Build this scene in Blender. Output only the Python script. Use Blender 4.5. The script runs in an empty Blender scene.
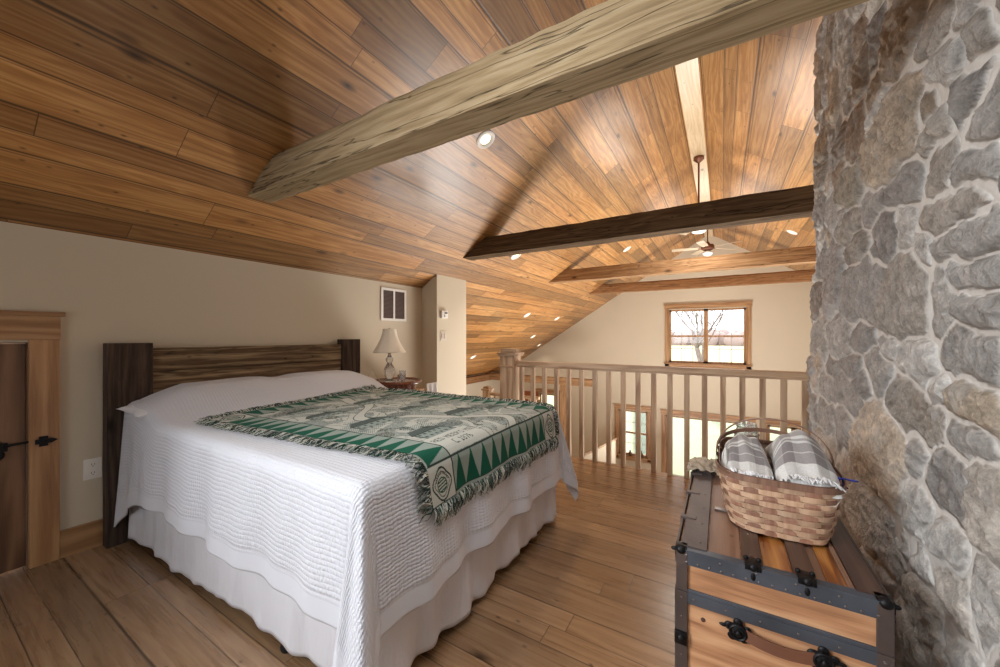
import bpy, bmesh, math, random
import numpy as np
from mathutils import Vector, Matrix, noise as mnoise

random.seed(7); rng = np.random.default_rng(7)
sc = bpy.context.scene
COL = sc.collection
PI = math.pi
H = 1.2; F = 371.0; TH = math.atan2(222, 371); ST, CT = math.sin(TH), math.cos(TH); HV = 336.0

# ------------------------------------------------------------------ geometry helpers
def pix_dir(u, v):
    up = (u-500)/F
    return Vector((-ST+CT*up, CT+ST*up, (HV-v)/F))
RIDGE_X, RIDGE_Z, SLOPE = -0.254, 3.55, 0.63
def roof_z(x): return RIDGE_Z - SLOPE*abs(x-RIDGE_X)

class MB:
    """collects shapes into one mesh"""
    def __init__(s): s.v = []; s.f = []; s.uv = []; s.g = None
    def quad_uv(s, idx, uvs): s.f.append(tuple(idx)); s.uv.append(uvs)
    def poly(s, pts, grain=None):
        b = len(s.v); s.v += [tuple(p) for p in pts]
        s.f.append(tuple(range(b, b+len(pts)))); s.uv.append(grain if isinstance(grain, list) else None)
    def box(s, lo, hi, rot=None, org=None, taper=None):
        b = len(s.v)
        x0,y0,z0 = lo; x1,y1,z1 = hi
        P = [(x0,y0,z0),(x1,y0,z0),(x1,y1,z0),(x0,y1,z0),(x0,y0,z1),(x1,y0,z1),(x1,y1,z1),(x0,y1,z1)]
        if taper:
            cx, cy = (x0+x1)/2, (y0+y1)/2
            P = [(cx+(p[0]-cx)*taper, cy+(p[1]-cy)*taper, p[2]) if k < 4 else p for k, p in enumerate(P)]
        if rot is not None:
            o = Vector(org or (0,0,0)); P = [tuple(rot @ (Vector(p)-o) + o) for p in P]
        s.v += P
        for f in ((0,3,2,1),(4,5,6,7),(0,1,5,4),(1,2,6,5),(2,3,7,6),(3,0,4,7)):
            s.f.append(tuple(b+i for i in f)); s.uv.append(None)
    def obox(s, M, size):
        """box of size centred on matrix M"""
        b = len(s.v); sx, sy, sz = [k/2 for k in size]
        for p in ((-sx,-sy,-sz),(sx,-sy,-sz),(sx,sy,-sz),(-sx,sy,-sz),(-sx,-sy,sz),(sx,-sy,sz),(sx,sy,sz),(-sx,sy,sz)):
            s.v.append(tuple(M @ Vector(p)))
        for f in ((0,3,2,1),(4,5,6,7),(0,1,5,4),(1,2,6,5),(2,3,7,6),(3,0,4,7)):
            s.f.append(tuple(b+i for i in f)); s.uv.append(None)
    def tube(s, pts, r, n=8, caps=True, flat=1.0):
        pts = [Vector(p) for p in pts]; b = len(s.v); m = len(pts)
        rs = r if isinstance(r, (list, tuple)) else [r]*m
        up = None
        for k, p in enumerate(pts):
            t = (pts[min(k+1, m-1)] - pts[max(k-1, 0)])
            t = t.normalized() if t.length > 1e-9 else Vector((0,0,1))
            if up is None:
                up = Vector((0,0,1)) if abs(t.z) < .9 else Vector((1,0,0))
            a = t.cross(up).normalized(); c = a.cross(t).normalized(); up = c
            for q in range(n):
                an = 2*PI*q/n
                s.v.append(tuple(p + a*(math.cos(an)*rs[k]) + c*(math.sin(an)*rs[k]*flat)))
        for k in range(m-1):
            for q in range(n):
                q2 = (q+1) % n
                s.f.append((b+k*n+q, b+k*n+q2, b+(k+1)*n+q2, b+(k+1)*n+q)); s.uv.append(None)
        if caps:
            s.f.append(tuple(b+q for q in reversed(range(n)))); s.uv.append(None)
            s.f.append(tuple(b+(m-1)*n+q for q in range(n))); s.uv.append(None)
    def lathe(s, prof, n=32, c=(0,0,0), M=None):
        b = len(s.v); m = len(prof)
        for (r, z) in prof:
            for q in range(n):
                an = 2*PI*q/n
                p = Vector((r*math.cos(an), r*math.sin(an), z))
                if M is not None: p = M @ p
                s.v.append(tuple(p + Vector(c)))
        for k in range(m-1):
            for q in range(n):
                q2 = (q+1) % n
                s.f.append((b+k*n+q, b+k*n+q2, b+(k+1)*n+q2, b+(k+1)*n+q)); s.uv.append(None)
        if prof[0][0] > 1e-4: s.f.append(tuple(b+q for q in reversed(range(n)))); s.uv.append(None)
        if prof[-1][0] > 1e-4: s.f.append(tuple(b+(m-1)*n+q for q in range(n))); s.uv.append(None)
    def ball(s, c, r, n=10, sc_=(1,1,1)):
        prof = [(max(1e-5, r*math.sin(PI*k/n)), -r*math.cos(PI*k/n)) for k in range(n+1)]
        M = Matrix.Diagonal((sc_[0], sc_[1], sc_[2]))
        s.lathe(prof, n+2, c, M)
    def build(s, name, mat, parent=None, grain='auto', smooth=False, bevel=0, loc=None):
        me = bpy.data.meshes.new(name)
        me.from_pydata(s.v, [], s.f); me.update()
        box_uv(me, grain)
        if bevel:
            bm = bmesh.new(); bm.from_mesh(me)
            eds = [e for e in bm.edges if len(e.link_faces) == 2 and e.calc_face_angle(0) > .6]
            bmesh.ops.bevel(bm, geom=eds, offset=bevel, segments=2, profile=.6, affect='EDGES', clamp_overlap=True)
            bm.to_mesh(me); bm.free()
        if smooth:
            me.polygons.foreach_set('use_smooth', [True]*len(me.polygons))
            try: me.set_sharp_from_angle(angle=math.radians(40))
            except Exception: pass
        me.materials.append(mat)
        o = bpy.data.objects.new(name, me); COL.objects.link(o)
        if parent is not None: o.parent = parent
        if loc is not None:
            o.location = loc
        return o

def box_uv(me, grain='auto'):
    """UV in metres, V along the grain axis"""
    n = len(me.vertices)
    if n == 0: return
    co = np.empty(n*3); me.vertices.foreach_get('co', co); co = co.reshape(-1, 3)
    if grain == 'auto':
        ext = co.max(0)-co.min(0); g = int(np.argmax(ext))
    else: g = {'x':0,'y':1,'z':2}[grain]
    uvl = me.uv_layers.new(name='UVMap')
    others = [a for a in range(3) if a != g]
    np_ = len(me.polygons)
    no = np.empty(np_*3); me.polygons.foreach_get('normal', no); no = no.reshape(-1, 3)
    lt = np.empty(np_, int); me.polygons.foreach_get('loop_total', lt)
    li = np.empty(len(me.loops), int); me.loops.foreach_get('vertex_index', li)
    fn = np.repeat(no, lt, axis=0); P = co[li]
    a, b = others
    use_a = np.abs(fn[:, a]) < np.abs(fn[:, b])
    endg = np.abs(fn[:, g]) > .8
    U = np.where(use_a, P[:, a], P[:, b]+3.37)
    V = P[:, g].copy()
    U = np.where(endg, P[:, a], U); V = np.where(endg, P[:, b]*.15+.7, V)
    uvl.data.foreach_set('uv', np.stack([U, V], 1).ravel())

def grid_mesh(name, P, mat, parent=None, uv=None, col=None, smooth=True, closed_i=False):
    ni, nj = P.shape[:2]
    me = bpy.data.meshes.new(name)
    idx = np.arange(ni*nj).reshape(ni, nj)
    if closed_i: idx = np.vstack([idx, idx[:1]])
    q = np.stack([idx[:-1, :-1], idx[1:, :-1], idx[1:, 1:], idx[:-1, 1:]], -1).reshape(-1, 4)
    nf = len(q)
    me.vertices.add(ni*nj); me.vertices.foreach_set('co', P.reshape(-1).astype(np.float32))
    me.loops.add(nf*4); me.loops.foreach_set('vertex_index', q.ravel().astype(np.int32))
    me.polygons.add(nf); me.polygons.foreach_set('loop_start', (np.arange(nf)*4).astype(np.int32))
    try: me.polygons.foreach_set('loop_total', np.full(nf, 4, np.int32))
    except Exception: pass
    me.update(calc_edges=True)
    if uv is not None:
        l = me.uv_layers.new(name='UVMap'); l.data.foreach_set('uv', uv.reshape(-1, 2)[q.ravel()].astype(np.float32).ravel())
    if col is not None:
        c = me.color_attributes.new('Col', 'FLOAT_COLOR', 'POINT')
        cc = np.ones((ni*nj, 4), np.float32); cc[:, :3] = col.reshape(-1, 3); c.data.foreach_set('color', cc.ravel())
    if smooth: me.polygons.foreach_set('use_smooth', np.ones(nf, bool))
    me.validate()
    me.materials.append(mat)
    o = bpy.data.objects.new(name, me); COL.objects.link(o)
    if parent is not None: o.parent = parent
    return o

def empty(name, loc=(0,0,0)):
    o = bpy.data.objects.new(name, None); COL.objects.link(o); o.location = loc; o.empty_display_size = .1
    return o
def tag(o, label=None, cat=None, group=None, kind=None):
    if label: o['label'] = label
    if cat: o['category'] = cat
    if group: o['group'] = group
    if kind: o['kind'] = kind
    return o
def struct(o, label=None): return tag(o, label, None, None, 'structure')
def reroot(root, loc):
    """move the empty to loc, keeping its children where they are"""
    root.location = loc
    for c in [c for c in bpy.data.objects if c.parent == root]:
        c.matrix_parent_inverse = Matrix.Translation(-Vector(loc))
def copy_tree(o, parent=None, name=None):
    c = o.copy(); COL.objects.link(c); c.parent = parent
    for ch in list(o.children): copy_tree(ch, c)
    return c
def lin(c):
    c = [x/255 for x in c]
    return tuple(x/12.92 if x <= .04045 else ((x+.055)/1.055)**2.4 for x in c)

# ------------------------------------------------------------------ material helpers
class NT:
    def __init__(s, name):
        s.mat = bpy.data.materials.new(name); s.mat.use_nodes = True
        s.t = s.mat.node_tree; s.t.nodes.clear()
        s.out = s.t.nodes.new('ShaderNodeOutputMaterial')
    def n(s, typ, **kw):
        nd = s.t.nodes.new(typ)
        for k, v in kw.items(): setattr(nd, k, v)
        return nd
    def set(s, sock, val):
        if hasattr(val, 'links') or hasattr(val, 'is_output'): s.t.links.new(val, sock)
        else:
            try: sock.default_value = val
            except Exception: sock.default_value = tuple(val)+(1,)
    def m(s, op, a, b=None, c=None, clamp=False):
        nd = s.n('ShaderNodeMath', operation=op); nd.use_clamp = clamp
        s.set(nd.inputs[0], a)
        if b is not None: s.set(nd.inputs[1], b)
        if c is not None: s.set(nd.inputs[2], c)
        return nd.outputs[0]
    def comb(s, x, y, z=0.0):
        nd = s.n('ShaderNodeCombineXYZ'); s.set(nd.inputs[0], x); s.set(nd.inputs[1], y); s.set(nd.inputs[2], z); return nd.outputs[0]
    def sep(s, v):
        nd = s.n('ShaderNodeSeparateXYZ'); s.set(nd.inputs[0], v); return nd.outputs
    def noise(s, vec, scale=5, detail=3, rough=.5, dist=0):
        nd = s.n('ShaderNodeTexNoise'); s.set(nd.inputs['Vector'], vec)
        nd.inputs['Scale'].default_value = scale; nd.inputs['Detail'].default_value = detail
        nd.inputs['Roughness'].default_value = rough; nd.inputs['Distortion'].default_value = dist
        return nd.outputs['Fac']
    def white(s, vec):
        nd = s.n('ShaderNodeTexWhiteNoise', noise_dimensions='3D'); s.set(nd.inputs['Vector'], vec); return nd
    def ramp(s, fac, stops, interp='LINEAR'):
        nd = s.n('ShaderNodeValToRGB'); s.set(nd.inputs[0], fac); cr = nd.color_ramp; cr.interpolation = interp
        while len(cr.elements) < len(stops): cr.elements.new(.5)
        for e, (p, c) in zip(cr.elements, stops):
            e.position = p; e.color = tuple(c)+(1,) if len(c) == 3 else c
        return nd.outputs[0]
    def mr(s, v, a, b, c=0.0, d=1.0):
        nd = s.n('ShaderNodeMapRange'); s.set(nd.inputs[0], v)
        for k, x in enumerate((a, b, c, d)): nd.inputs[k+1].default_value = x
        return nd.outputs[0]
    def mix(s, f, a, b, mode='MIX'):
        nd = s.n('ShaderNodeMix', data_type='RGBA', blend_type=mode)
        s.set(nd.inputs[0], f)
        for k, v in ((6, a), (7, b)):
            if isinstance(v, tuple): nd.inputs[k].default_value = v+(1,) if len(v) == 3 else v
            else: s.t.links.new(v, nd.inputs[k])
        return nd.outputs[2]
    def mulc(s, c, f):
        nd = s.n('ShaderNodeVectorMath', operation='SCALE'); s.set(nd.inputs[0], c); s.set(nd.inputs['Scale'], f); return nd.outputs[0]
    def bump(s, h, strength=.3, dist=.01):
        nd = s.n('ShaderNodeBump'); s.set(nd.inputs['Height'], h)
        nd.inputs['Strength'].default_value = strength; nd.inputs['Distance'].default_value = dist; return nd.outputs[0]
    def bsdf(s, color, rough=.5, normal=None, **kw):
        b = s.n('ShaderNodeBsdfPrincipled'); s.set(b.inputs['Base Color'], color); s.set(b.inputs['Roughness'], rough)
        if normal is not None: s.set(b.inputs['Normal'], normal)
        for k, v in kw.items(): s.set(b.inputs[k.replace('_', ' ')], v)
        s.t.links.new(b.outputs[0], s.out.inputs[0]); return b
    def uv(s):
        return s.n('ShaderNodeUVMap', uv_map='UVMap').outputs[0]
    def obj(s): return s.n('ShaderNodeTexCoord').outputs['Object']
    def rand(s): return s.n('ShaderNodeObjectInfo').outputs['Random']

def plain(name, col, rough=.5, metal=0, bump=0, bscale=200, vary=.06, **kw):
    t = NT(name); nz = t.noise(t.obj(), bscale, 3)
    n2 = t.noise(t.obj(), 6, 3)
    c = t.mulc(t.mix(0.0, lin(col), lin(col)), t.mr(n2, .3, .7, 1-vary, 1+vary))
    t.bsdf(c, rough, t.bump(nz, bump, .002) if bump else None, Metallic=metal, **kw)
    return t.mat

def wood(name, dark, mid, light, rough=.4, coat=0.0, scale=1.0, vary=.25, cracks=0.0, bump=.15, knots=.5,
         plank=None, length=1.6, bead=False, ringk=1.0, ringw=.14, spec=.5, hue=None, con=.29):
    """grain runs along V of the UV map (metres). plank = board width"""
    t = NT(name)
    u, v, _ = t.sep(t.uv())
    rnd = t.m('MULTIPLY', t.rand(), 37.0)
    if plank:
        x = t.m('DIVIDE', u, plank)
        uu = t.m('ADD', x, t.m('MULTIPLY', t.m('SINE', t.m('MULTIPLY', x, 2.3)), .2))
        i = t.m('FLOOR', uu); fu = t.m('FRACT', uu)
        r0 = t.white(t.comb(i, 3.3, 1.7)).outputs[0]
        vv = t.m('ADD', t.m('DIVIDE', v, length), t.m('MULTIPLY', r0, 7.0))
        j = t.m('FLOOR', vv); fv = t.m('FRACT', vv)
        wn = t.white(t.comb(i, j, 0.5)).outputs[1]
        r1, r2, r3 = t.sep(wn)
        off1 = t.m('MULTIPLY', r1, 50.0); off2 = t.m('MULTIPLY', r2, 50.0)
        gu = t.m('MULTIPLY', t.m('MINIMUM', fu, t.m('SUBTRACT', 1.0, fu)), plank)
        gv = t.m('MULTIPLY', t.m('MINIMUM', fv, t.m('SUBTRACT', 1.0, fv)), length)
        gap = t.m('MINIMUM', t.mr(gu, .0016 if bead else .001, .0065 if bead else .004), t.mr(gv, .0006, .0028))
        if bead:
            d2 = t.m('ABSOLUTE', t.m('SUBTRACT', t.m('MULTIPLY', fu, plank), .014))
            gap = t.m('MINIMUM', gap, t.mr(d2, .0008, .0045, .35, 1))
    else:
        off1 = rnd; off2 = t.m('MULTIPLY', t.rand(), 91.0); r3 = t.m('FRACT', t.m('MULTIPLY', t.rand(), 13.7)); r1 = r3; gap = None
    cu = t.m('ADD', u, off1); cv = t.m('ADD', v, off2)
    big = t.noise(t.comb(t.m('MULTIPLY', cu, 7*scale), t.m('MULTIPLY', cv, .8*scale)), 1, 3, .5, .6)
    ring = t.m('SINE', t.m('MULTIPLY', t.m('ADD', t.m('MULTIPLY', big, .5), t.m('MULTIPLY', cu, 1.6)), 90*ringk))
    fine = t.noise(t.comb(t.m('MULTIPLY', cu, 260*scale), t.m('MULTIPLY', cv, 7*scale)), 1, 4, .65)
    med = t.noise(t.comb(t.m('MULTIPLY', cu, 34*scale), t.m('MULTIPLY', cv, 1.5*scale)), 1, 5, .6)
    f = t.m('ADD', t.m('MULTIPLY', t.m('ADD', t.m('MULTIPLY', ring, .5), .5), ringw), t.m('ADD', t.m('MULTIPLY', med, .74-ringw), t.m('MULTIPLY', fine, .34)))
    base = t.ramp(f, [(.5-con, dark), (.5, mid), (.5+con, light)])
    vor = t.n('ShaderNodeTexVoronoi', feature='F1'); t.set(vor.inputs['Vector'], t.comb(t.m('MULTIPLY', cu, 6.0), t.m('MULTIPLY', cv, 2.6)))
    vor.inputs['Scale'].default_value = 1.0
    kn = t.mr(vor.outputs['Distance'], .03, .17, 0, 1)
    krand = t.sep(vor.outputs['Color'])[0]
    knf = t.m('MULTIPLY', t.m('SUBTRACT', 1.0, kn), t.m('GREATER_THAN', krand, 1-knots))
    dcol = tuple(x*.25 for x in dark)
    base = t.mix(t.m('MULTIPLY', knf, .85), base, dcol)
    v2 = t.n('ShaderNodeTexVoronoi', feature='F1'); t.set(v2.inputs['Vector'], t.comb(t.m('MULTIPLY', cu, 22.0), t.m('MULTIPLY', cv, 13.0))); v2.inputs['Scale'].default_value = 1.0
    sp = t.m('MULTIPLY', t.mr(v2.outputs['Distance'], .06, .2, 1, 0), t.m('GREATER_THAN', t.sep(v2.outputs['Color'])[1], 1-knots*.35))
    base = t.mix(t.m('MULTIPLY', sp, .7), base, dcol)
    patch = t.noise(t.comb(t.m('MULTIPLY', cu, 9.0), t.m('MULTIPLY', cv, 1.3)), 1, 5, .65, .3)
    base = t.mix(t.mr(patch, .62, .78, 0, .55), base, tuple(x*.7 for x in dark))
    base = t.mulc(base, t.mr(r3, 0, 1, 1-vary, 1+vary))
    if hue: base = t.mix(t.mr(r1, .55, 1, 0, .55), base, hue, 'MULTIPLY')
    h = t.m('ADD', t.m('MULTIPLY', fine, .5), t.m('MULTIPLY', med, .5))
    if cracks:
        cn = t.noise(t.comb(t.m('MULTIPLY', cu, 9.0), t.m('MULTIPLY', cv, .55)), 1, 4, .6, .2)
        ck = t.mr(t.m('ABSOLUTE', t.m('SUBTRACT', cn, .5)), 0.0, .012, 1, 0)
        base = t.mix(t.m('MULTIPLY', ck, cracks), base, dcol)
        h = t.m('SUBTRACT', h, t.m('MULTIPLY', ck, 1.2*cracks))
    if gap is not None:
        base = t.mix(t.m('MULTIPLY', t.m('SUBTRACT', 1.0, gap), .8), base, dcol)
        h = t.m('ADD', h, t.m('MULTIPLY', gap, 2.0))
    t.bsdf(base, t.m('ADD', rough-.08, t.m('MULTIPLY', med, .16)), t.bump(h, bump, .004), Coat_Weight=coat, Coat_Roughness=.2, Specular_IOR_Level=spec)
    return t.mat

def wallpaint(name, col):
    t = NT(name); nz = t.noise(t.obj(), 160, 4); n2 = t.noise(t.obj(), 1.2, 2)
    c = t.mulc(t.mix(0.0, lin(col), lin(col)), t.mr(n2, .3, .7, .98, 1.02))
    t.bsdf(c, .75, t.bump(nz, .12, .002)); return t.mat

M = {}
M['ceil'] = wood('ceiling_boards', lin((92,56,26)), lin((158,110,60)), lin((200,156,100)), rough=.44, coat=.3, vary=.40, plank=.145, length=1.9, bead=True, con=.36, knots=.6, hue=(.86,.76,.66))
M['floor'] = wood('oak_floor', lin((88,62,42)), lin((144,112,82)), lin((178,146,112)), con=.42, rough=.28, coat=.3, vary=.2, plank=.13, length=1.7, knots=.5, bump=.1, hue=(.84,.78,.72))
M['oak'] = wood('light_oak', lin((138,106,80)), lin((182,152,122)), lin((206,180,150)), rough=.42, vary=.14, knots=.03, ringk=.5, ringw=.34)
M['trim'] = wood('honey_trim', lin((122,84,52)), lin((160,118,78)), lin((188,148,104)), rough=.4, vary=.08, knots=.08, ringk=.5, ringw=.3)
M['doorw'] = wood('knotty_door', lin((70,46,30)), lin((108,76,52)), lin((134,100,72)), rough=.45, vary=.05, knots=.3, ringk=.4, ringw=.4)
M['beam_tan'] = wood('hewn_tan', lin((98,80,56)), lin((152,130,98)), lin((184,164,132)), rough=.85, vary=.02, cracks=.85, bump=.8, knots=.12, spec=.2)
M['beam_dark'] = wood('hewn_dark', lin((44,32,22)), lin((84,64,44)), lin((122,98,70)), rough=.85, vary=.02, cracks=.8, bump=.8, knots=.15, spec=.2)
M['beam_mid'] = wood('hewn_mid', lin((92,64,42)), lin((148,112,78)), lin((184,150,112)), rough=.8, vary=.02, cracks=.7, bump=.6, knots=.2, spec=.2)
M['beam_red'] = wood('hewn_red', lin((80,50,32)), lin((136,96,62)), lin((168,126,86)), rough=.8, vary=.02, cracks=.6, bump=.6, knots=.2, spec=.2)
M['ridge'] = wood('pale_ridge', lin((176,146,108)), lin((206,178,140)), lin((222,200,166)), rough=.3, coat=.4, vary=.02, knots=.25)
M['head_post'] = wood('barn_post', lin((30,24,20)), lin((62,50,42)), lin((98,80,68)), rough=.8, vary=.1, cracks=.3, bump=.6, knots=.25, spec=.2)
M['head_plank'] = wood('barn_plank', lin((38,29,22)), lin((88,70,52)), lin((156,134,102)), rough=.85, vary=.35, cracks=.5, bump=.9, knots=.35, spec=.2)
M['table'] = wood('cherry_table', lin((70,34,20)), lin((112,60,36)), lin((140,84,54)), rough=.25, coat=.5, vary=.05, knots=0)
M['trunk'] = wood('trunk_front', lin((112,70,46)), lin((186,136,98)), lin((216,172,132)), rough=.5, vary=.05, knots=.15, scale=.8, ringk=.6, ringw=.26)
M['trunk_tan'] = wood('trunk_tan', lin((92,64,48)), lin((128,94,74)), lin((152,118,96)), rough=.5, vary=.05, knots=.1)
M['trunk_orange'] = wood('trunk_orange', lin((60,28,12)), lin((140,80,34)), lin((194,134,70)), rough=.3, coat=.5, vary=.12, knots=.6, ringw=.3)
M['trunk_dark'] = wood('trunk_slat', lin((34,22,18)), lin((66,44,36)), lin((94,68,56)), rough=.4, coat=.3, vary=.1, knots=.1)
M['splint'] = wood('basket_splint', lin((104,70,54)), lin((146,106,86)), lin((172,136,114)), rough=.6, vary=.25, knots=0)
M['weaver'] = wood('basket_weaver', lin((140,104,80)), lin((190,156,128)), lin((212,182,154)), rough=.6, vary=.2, knots=0)
M['basket_dark'] = wood('basket_rim', lin((82,56,44)), lin((118,86,70)), lin((150,116,96)), rough=.55, vary=.1, knots=0)
M['wall'] = wallpaint('beige_paint', (204,191,168))
M['white'] = plain('white_plastic', (232,228,220), .4)
M['muntin'] = plain('muntin_grey', (178,170,162), .5)
M['vent_dark'] = plain('vent_dark', (128,110,104), .7)
M['iron'] = plain('black_iron', (26,25,27), .45, metal=.6, bump=.3)
M['tin'] = plain('blued_tin', (78,83,92), .45, metal=.35, bump=.5, bscale=60, vary=.35)
M['tin_brown'] = plain('brown_tin', (84,72,68), .5, metal=.25, bump=.5, bscale=60, vary=.3)
M['rivet'] = plain('rivet', (120,112,108), .35, metal=.8)
M['leather'] = plain('leather', (120,78,58), .6, bump=.5, bscale=80, vary=.25)
M['brass'] = plain('copper_metal', (128,88,70), .35, metal=.7)
M['fabric_white'] = plain('white_cloth', (226,226,228), .85, bump=.3, bscale=400)
M['shade'] = plain('lamp_shade_cloth', (236,228,212), .8, bump=.2, bscale=500)
M['rag'] = plain('tan_cloth', (166,152,134), .9, bump=.6, bscale=60, vary=.3)
M['blue'] = plain('blue_ribbon', (24,44,130), .5)
M['soffit'] = plain('loft_edge', (212,196,176), .7)
M['siding'] = plain('green_siding', (150,164,160), .7)
M['bottle'] = plain('amber_jar', (96,62,40), .3)
M['sofa'] = plain('tan_upholstery', (196,178,152), .9, bump=.3)
M['leafg'] = plain('leaf_green', (82,96,64), .7, vary=.3)
M['grey'] = plain('grey_fabric', (110,118,120), .8)
M['bark'] = plain('grey_bark', (128,112,104), .9, bump=.6, bscale=20, vary=.2)
M['twig'] = plain('distant_twigs', (158,138,132), .95, vary=.3, bscale=3)
M['redwood'] = wood('red_door', lin((90,40,20)), lin((150,78,42)), lin((180,104,62)), rough=.4, vary=.05, knots=0)

def glass_mat(name, refl=.08, tint=(1,1,1)):
    t = NT(name)
    tr = t.n('ShaderNodeBsdfTransparent'); tr.inputs[0].default_value = tint+(1,)
    gl = t.n('ShaderNodeBsdfGlossy'); gl.inputs['Roughness'].default_value = .03
    fr = t.n('ShaderNodeFresnel'); fr.inputs[0].default_value = 1.45
    mx = t.n('ShaderNodeMixShader'); t.t.links.new(fr.outputs[0], mx.inputs[0])
    t.t.links.new(tr.outputs[0], mx.inputs[1]); t.t.links.new(gl.outputs[0], mx.inputs[2])
    t.t.links.new(mx.outputs[0], t.out.inputs[0]); return t.mat
M['glass'] = glass_mat('window_glass')
def real_glass():
    t = NT('clear_crystal'); t.bsdf((.95,.96,.97), .03, None, Transmission_Weight=.85, IOR=1.45); return t.mat
M['crystal'] = real_glass()
def emit(name, col, s):
    t = NT(name); e = t.n('ShaderNodeEmission'); e.inputs[0].default_value = col+(1,); e.inputs[1].default_value = s
    t.t.links.new(e.outputs[0], t.out.inputs[0]); return t.mat
M['lens'] = emit('lamp_lens', (1,.84,.60), 2.2)
M['blade'] = plain('fan_blade', (206,188,160), .5)

# vertex colour materials
def quilt_mat():
    t = NT('quilted_white'); u, v, _ = t.sep(t.uv())
    wob = t.noise(t.comb(t.m('MULTIPLY', u, 2.5), t.m('MULTIPLY', v, 2.5)), 1, 3)
    uw = t.m('ADD', u, t.m('MULTIPLY', wob, .05)); vw = t.m('ADD', v, t.m('MULTIPLY', wob, .05))
    rib = t.m('ABSOLUTE', t.m('SINE', t.m('MULTIPLY', vw, PI/.017)))
    puck = t.m('ABSOLUTE', t.m('SINE', t.m('ADD', t.m('MULTIPLY', uw, PI/.013), t.m('MULTIPLY', t.noise(t.comb(t.m('MULTIPLY', u, 30.0), t.m('MULTIPLY', v, 42.0)), 1, 2), 4.0))))
    nz = t.noise(t.comb(t.m('MULTIPLY', u, 60.0), t.m('MULTIPLY', v, 60.0)), 1, 3)
    at = t.n('ShaderNodeAttribute', attribute_name='Col'); plainm = t.sep(at.outputs['Color'])[0]
    h = t.m('MULTIPLY', t.m('ADD', t.m('ADD', t.m('MULTIPLY', t.m('POWER', rib, .6), .6), t.m('MULTIPLY', puck, .6)), t.m('MULTIPLY', nz, .6)), plainm)
    crease = t.noise(t.comb(t.m('MULTIPLY', u, 9.0), t.m('MULTIPLY', v, 5.0)), 1, 4, .5, .5)
    h = t.m('ADD', h, t.m('MULTIPLY', crease, .9))
    t.bsdf(lin((208,210,218)), .85, t.bump(h, .7, .0042), Sheen_Weight=.2); return t.mat
M['quilt'] = quilt_mat()
def linen_mat():
    t = NT('crumpled_linen'); u, v, _ = t.sep(t.uv())
    c = t.noise(t.comb(t.m('MULTIPLY', u, 26.0), t.m('MULTIPLY', v, 5.0)), 1, 5, .6, .6)
    t.bsdf(lin((222,223,230)), .85, t.bump(c, .6, .012)); return t.mat
M['linen'] = linen_mat()
def vcol_mat(name, rough=.9, bscale=300, bstr=.4, spec=.2):
    t = NT(name); at = t.n('ShaderNodeAttribute', attribute_name='Col')
    nz = t.noise(t.obj(), bscale, 3)
    t.bsdf(at.outputs['Color'], rough, t.bump(nz, bstr, .002), Specular_IOR_Level=spec); return t.mat
M['throw'] = vcol_mat('tapestry', bscale=500)
M['fringe'] = vcol_mat('tapestry_fringe', bscale=500)
def stone_mat():
    t = NT('fieldstone'); at = t.n('ShaderNodeAttribute', attribute_name='Col')
    ms = t.n('ShaderNodeAttribute', attribute_name='Mask'); mk = t.sep(ms.outputs['Color'])
    o = t.obj()
    big = t.noise(o, 9, 5, .65, .4); fine = t.noise(o, 110, 6, .75); med = t.noise(o, 30, 7, .72, .25)
    c = at.outputs['Color']
    c = t.mulc(c, t.mr(med, .28, .72, .58, 1.38))
    c = t.mulc(c, t.mr(fine, .3, .7, .78, 1.22))
    veil = t.m('MULTIPLY', t.mr(big, .5, .68, 0, .6), mk[0])
    c = t.mix(veil, c, lin((198,196,192)))
    rust = t.m('MULTIPLY', t.mr(t.noise(o, 5, 4, .6, .8), .60, .74, 0, .3), mk[0])
    c = t.mix(rust, c, lin((160,138,110)))
    grout = t.mulc(t.mix(0.0, lin((214,211,206)), lin((214,211,206))), t.mr(med, .3, .7, .9, 1.08))
    c = t.mix(mk[0], grout, c)
    h = t.m('ADD', t.m('MULTIPLY', med, .9), t.m('MULTIPLY', fine, .5))
    h = t.m('MULTIPLY', h, t.m('ADD', .15, mk[0]))
    t.bsdf(c, .85, t.bump(h, 1.0, .018), Specular_IOR_Level=.25); return t.mat
M['stone'] = stone_mat()
def plaid_mat():
    t = NT('plaid_wool'); u, v, _ = t.sep(t.uv())
    def band(x, a, b): return t.m('MULTIPLY', t.m('GREATER_THAN', x, a), t.m('LESS_THAN', x, b))
    s = t.m('FRACT', v)
    g = t.m('ADD', t.m('ADD', band(s, .24, .50), t.m('MULTIPLY', band(s, .53, .56), .8)), t.m('ADD', t.m('MULTIPLY', band(s, .60, .72), .8), t.m('MULTIPLY', band(s, .84, .95), .7)))
    x2 = t.m('FRACT', t.m('MULTIPLY', u, 4.0)); g2 = t.m('MULTIPLY', band(x2, .3, .66), .28)
    thin = t.m('MULTIPLY', band(s, .36, .375), .5)
    f = t.m('SUBTRACT', t.m('ADD', t.m('MULTIPLY', g, .75), g2), thin, clamp=True)
    nz = t.noise(t.comb(t.m('MULTIPLY', u, 70.0), t.m('MULTIPLY', v, 70.0)), 1, 3)
    c = t.mix(f, lin((214,214,212)), lin((118,112,114)))
    c = t.mulc(c, t.mr(nz, .3, .7, .88, 1.1))
    t.bsdf(c, .95, t.bump(nz, .5, .003), Sheen_Weight=.3); return t.mat
M['plaid'] = plaid_mat()
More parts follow.
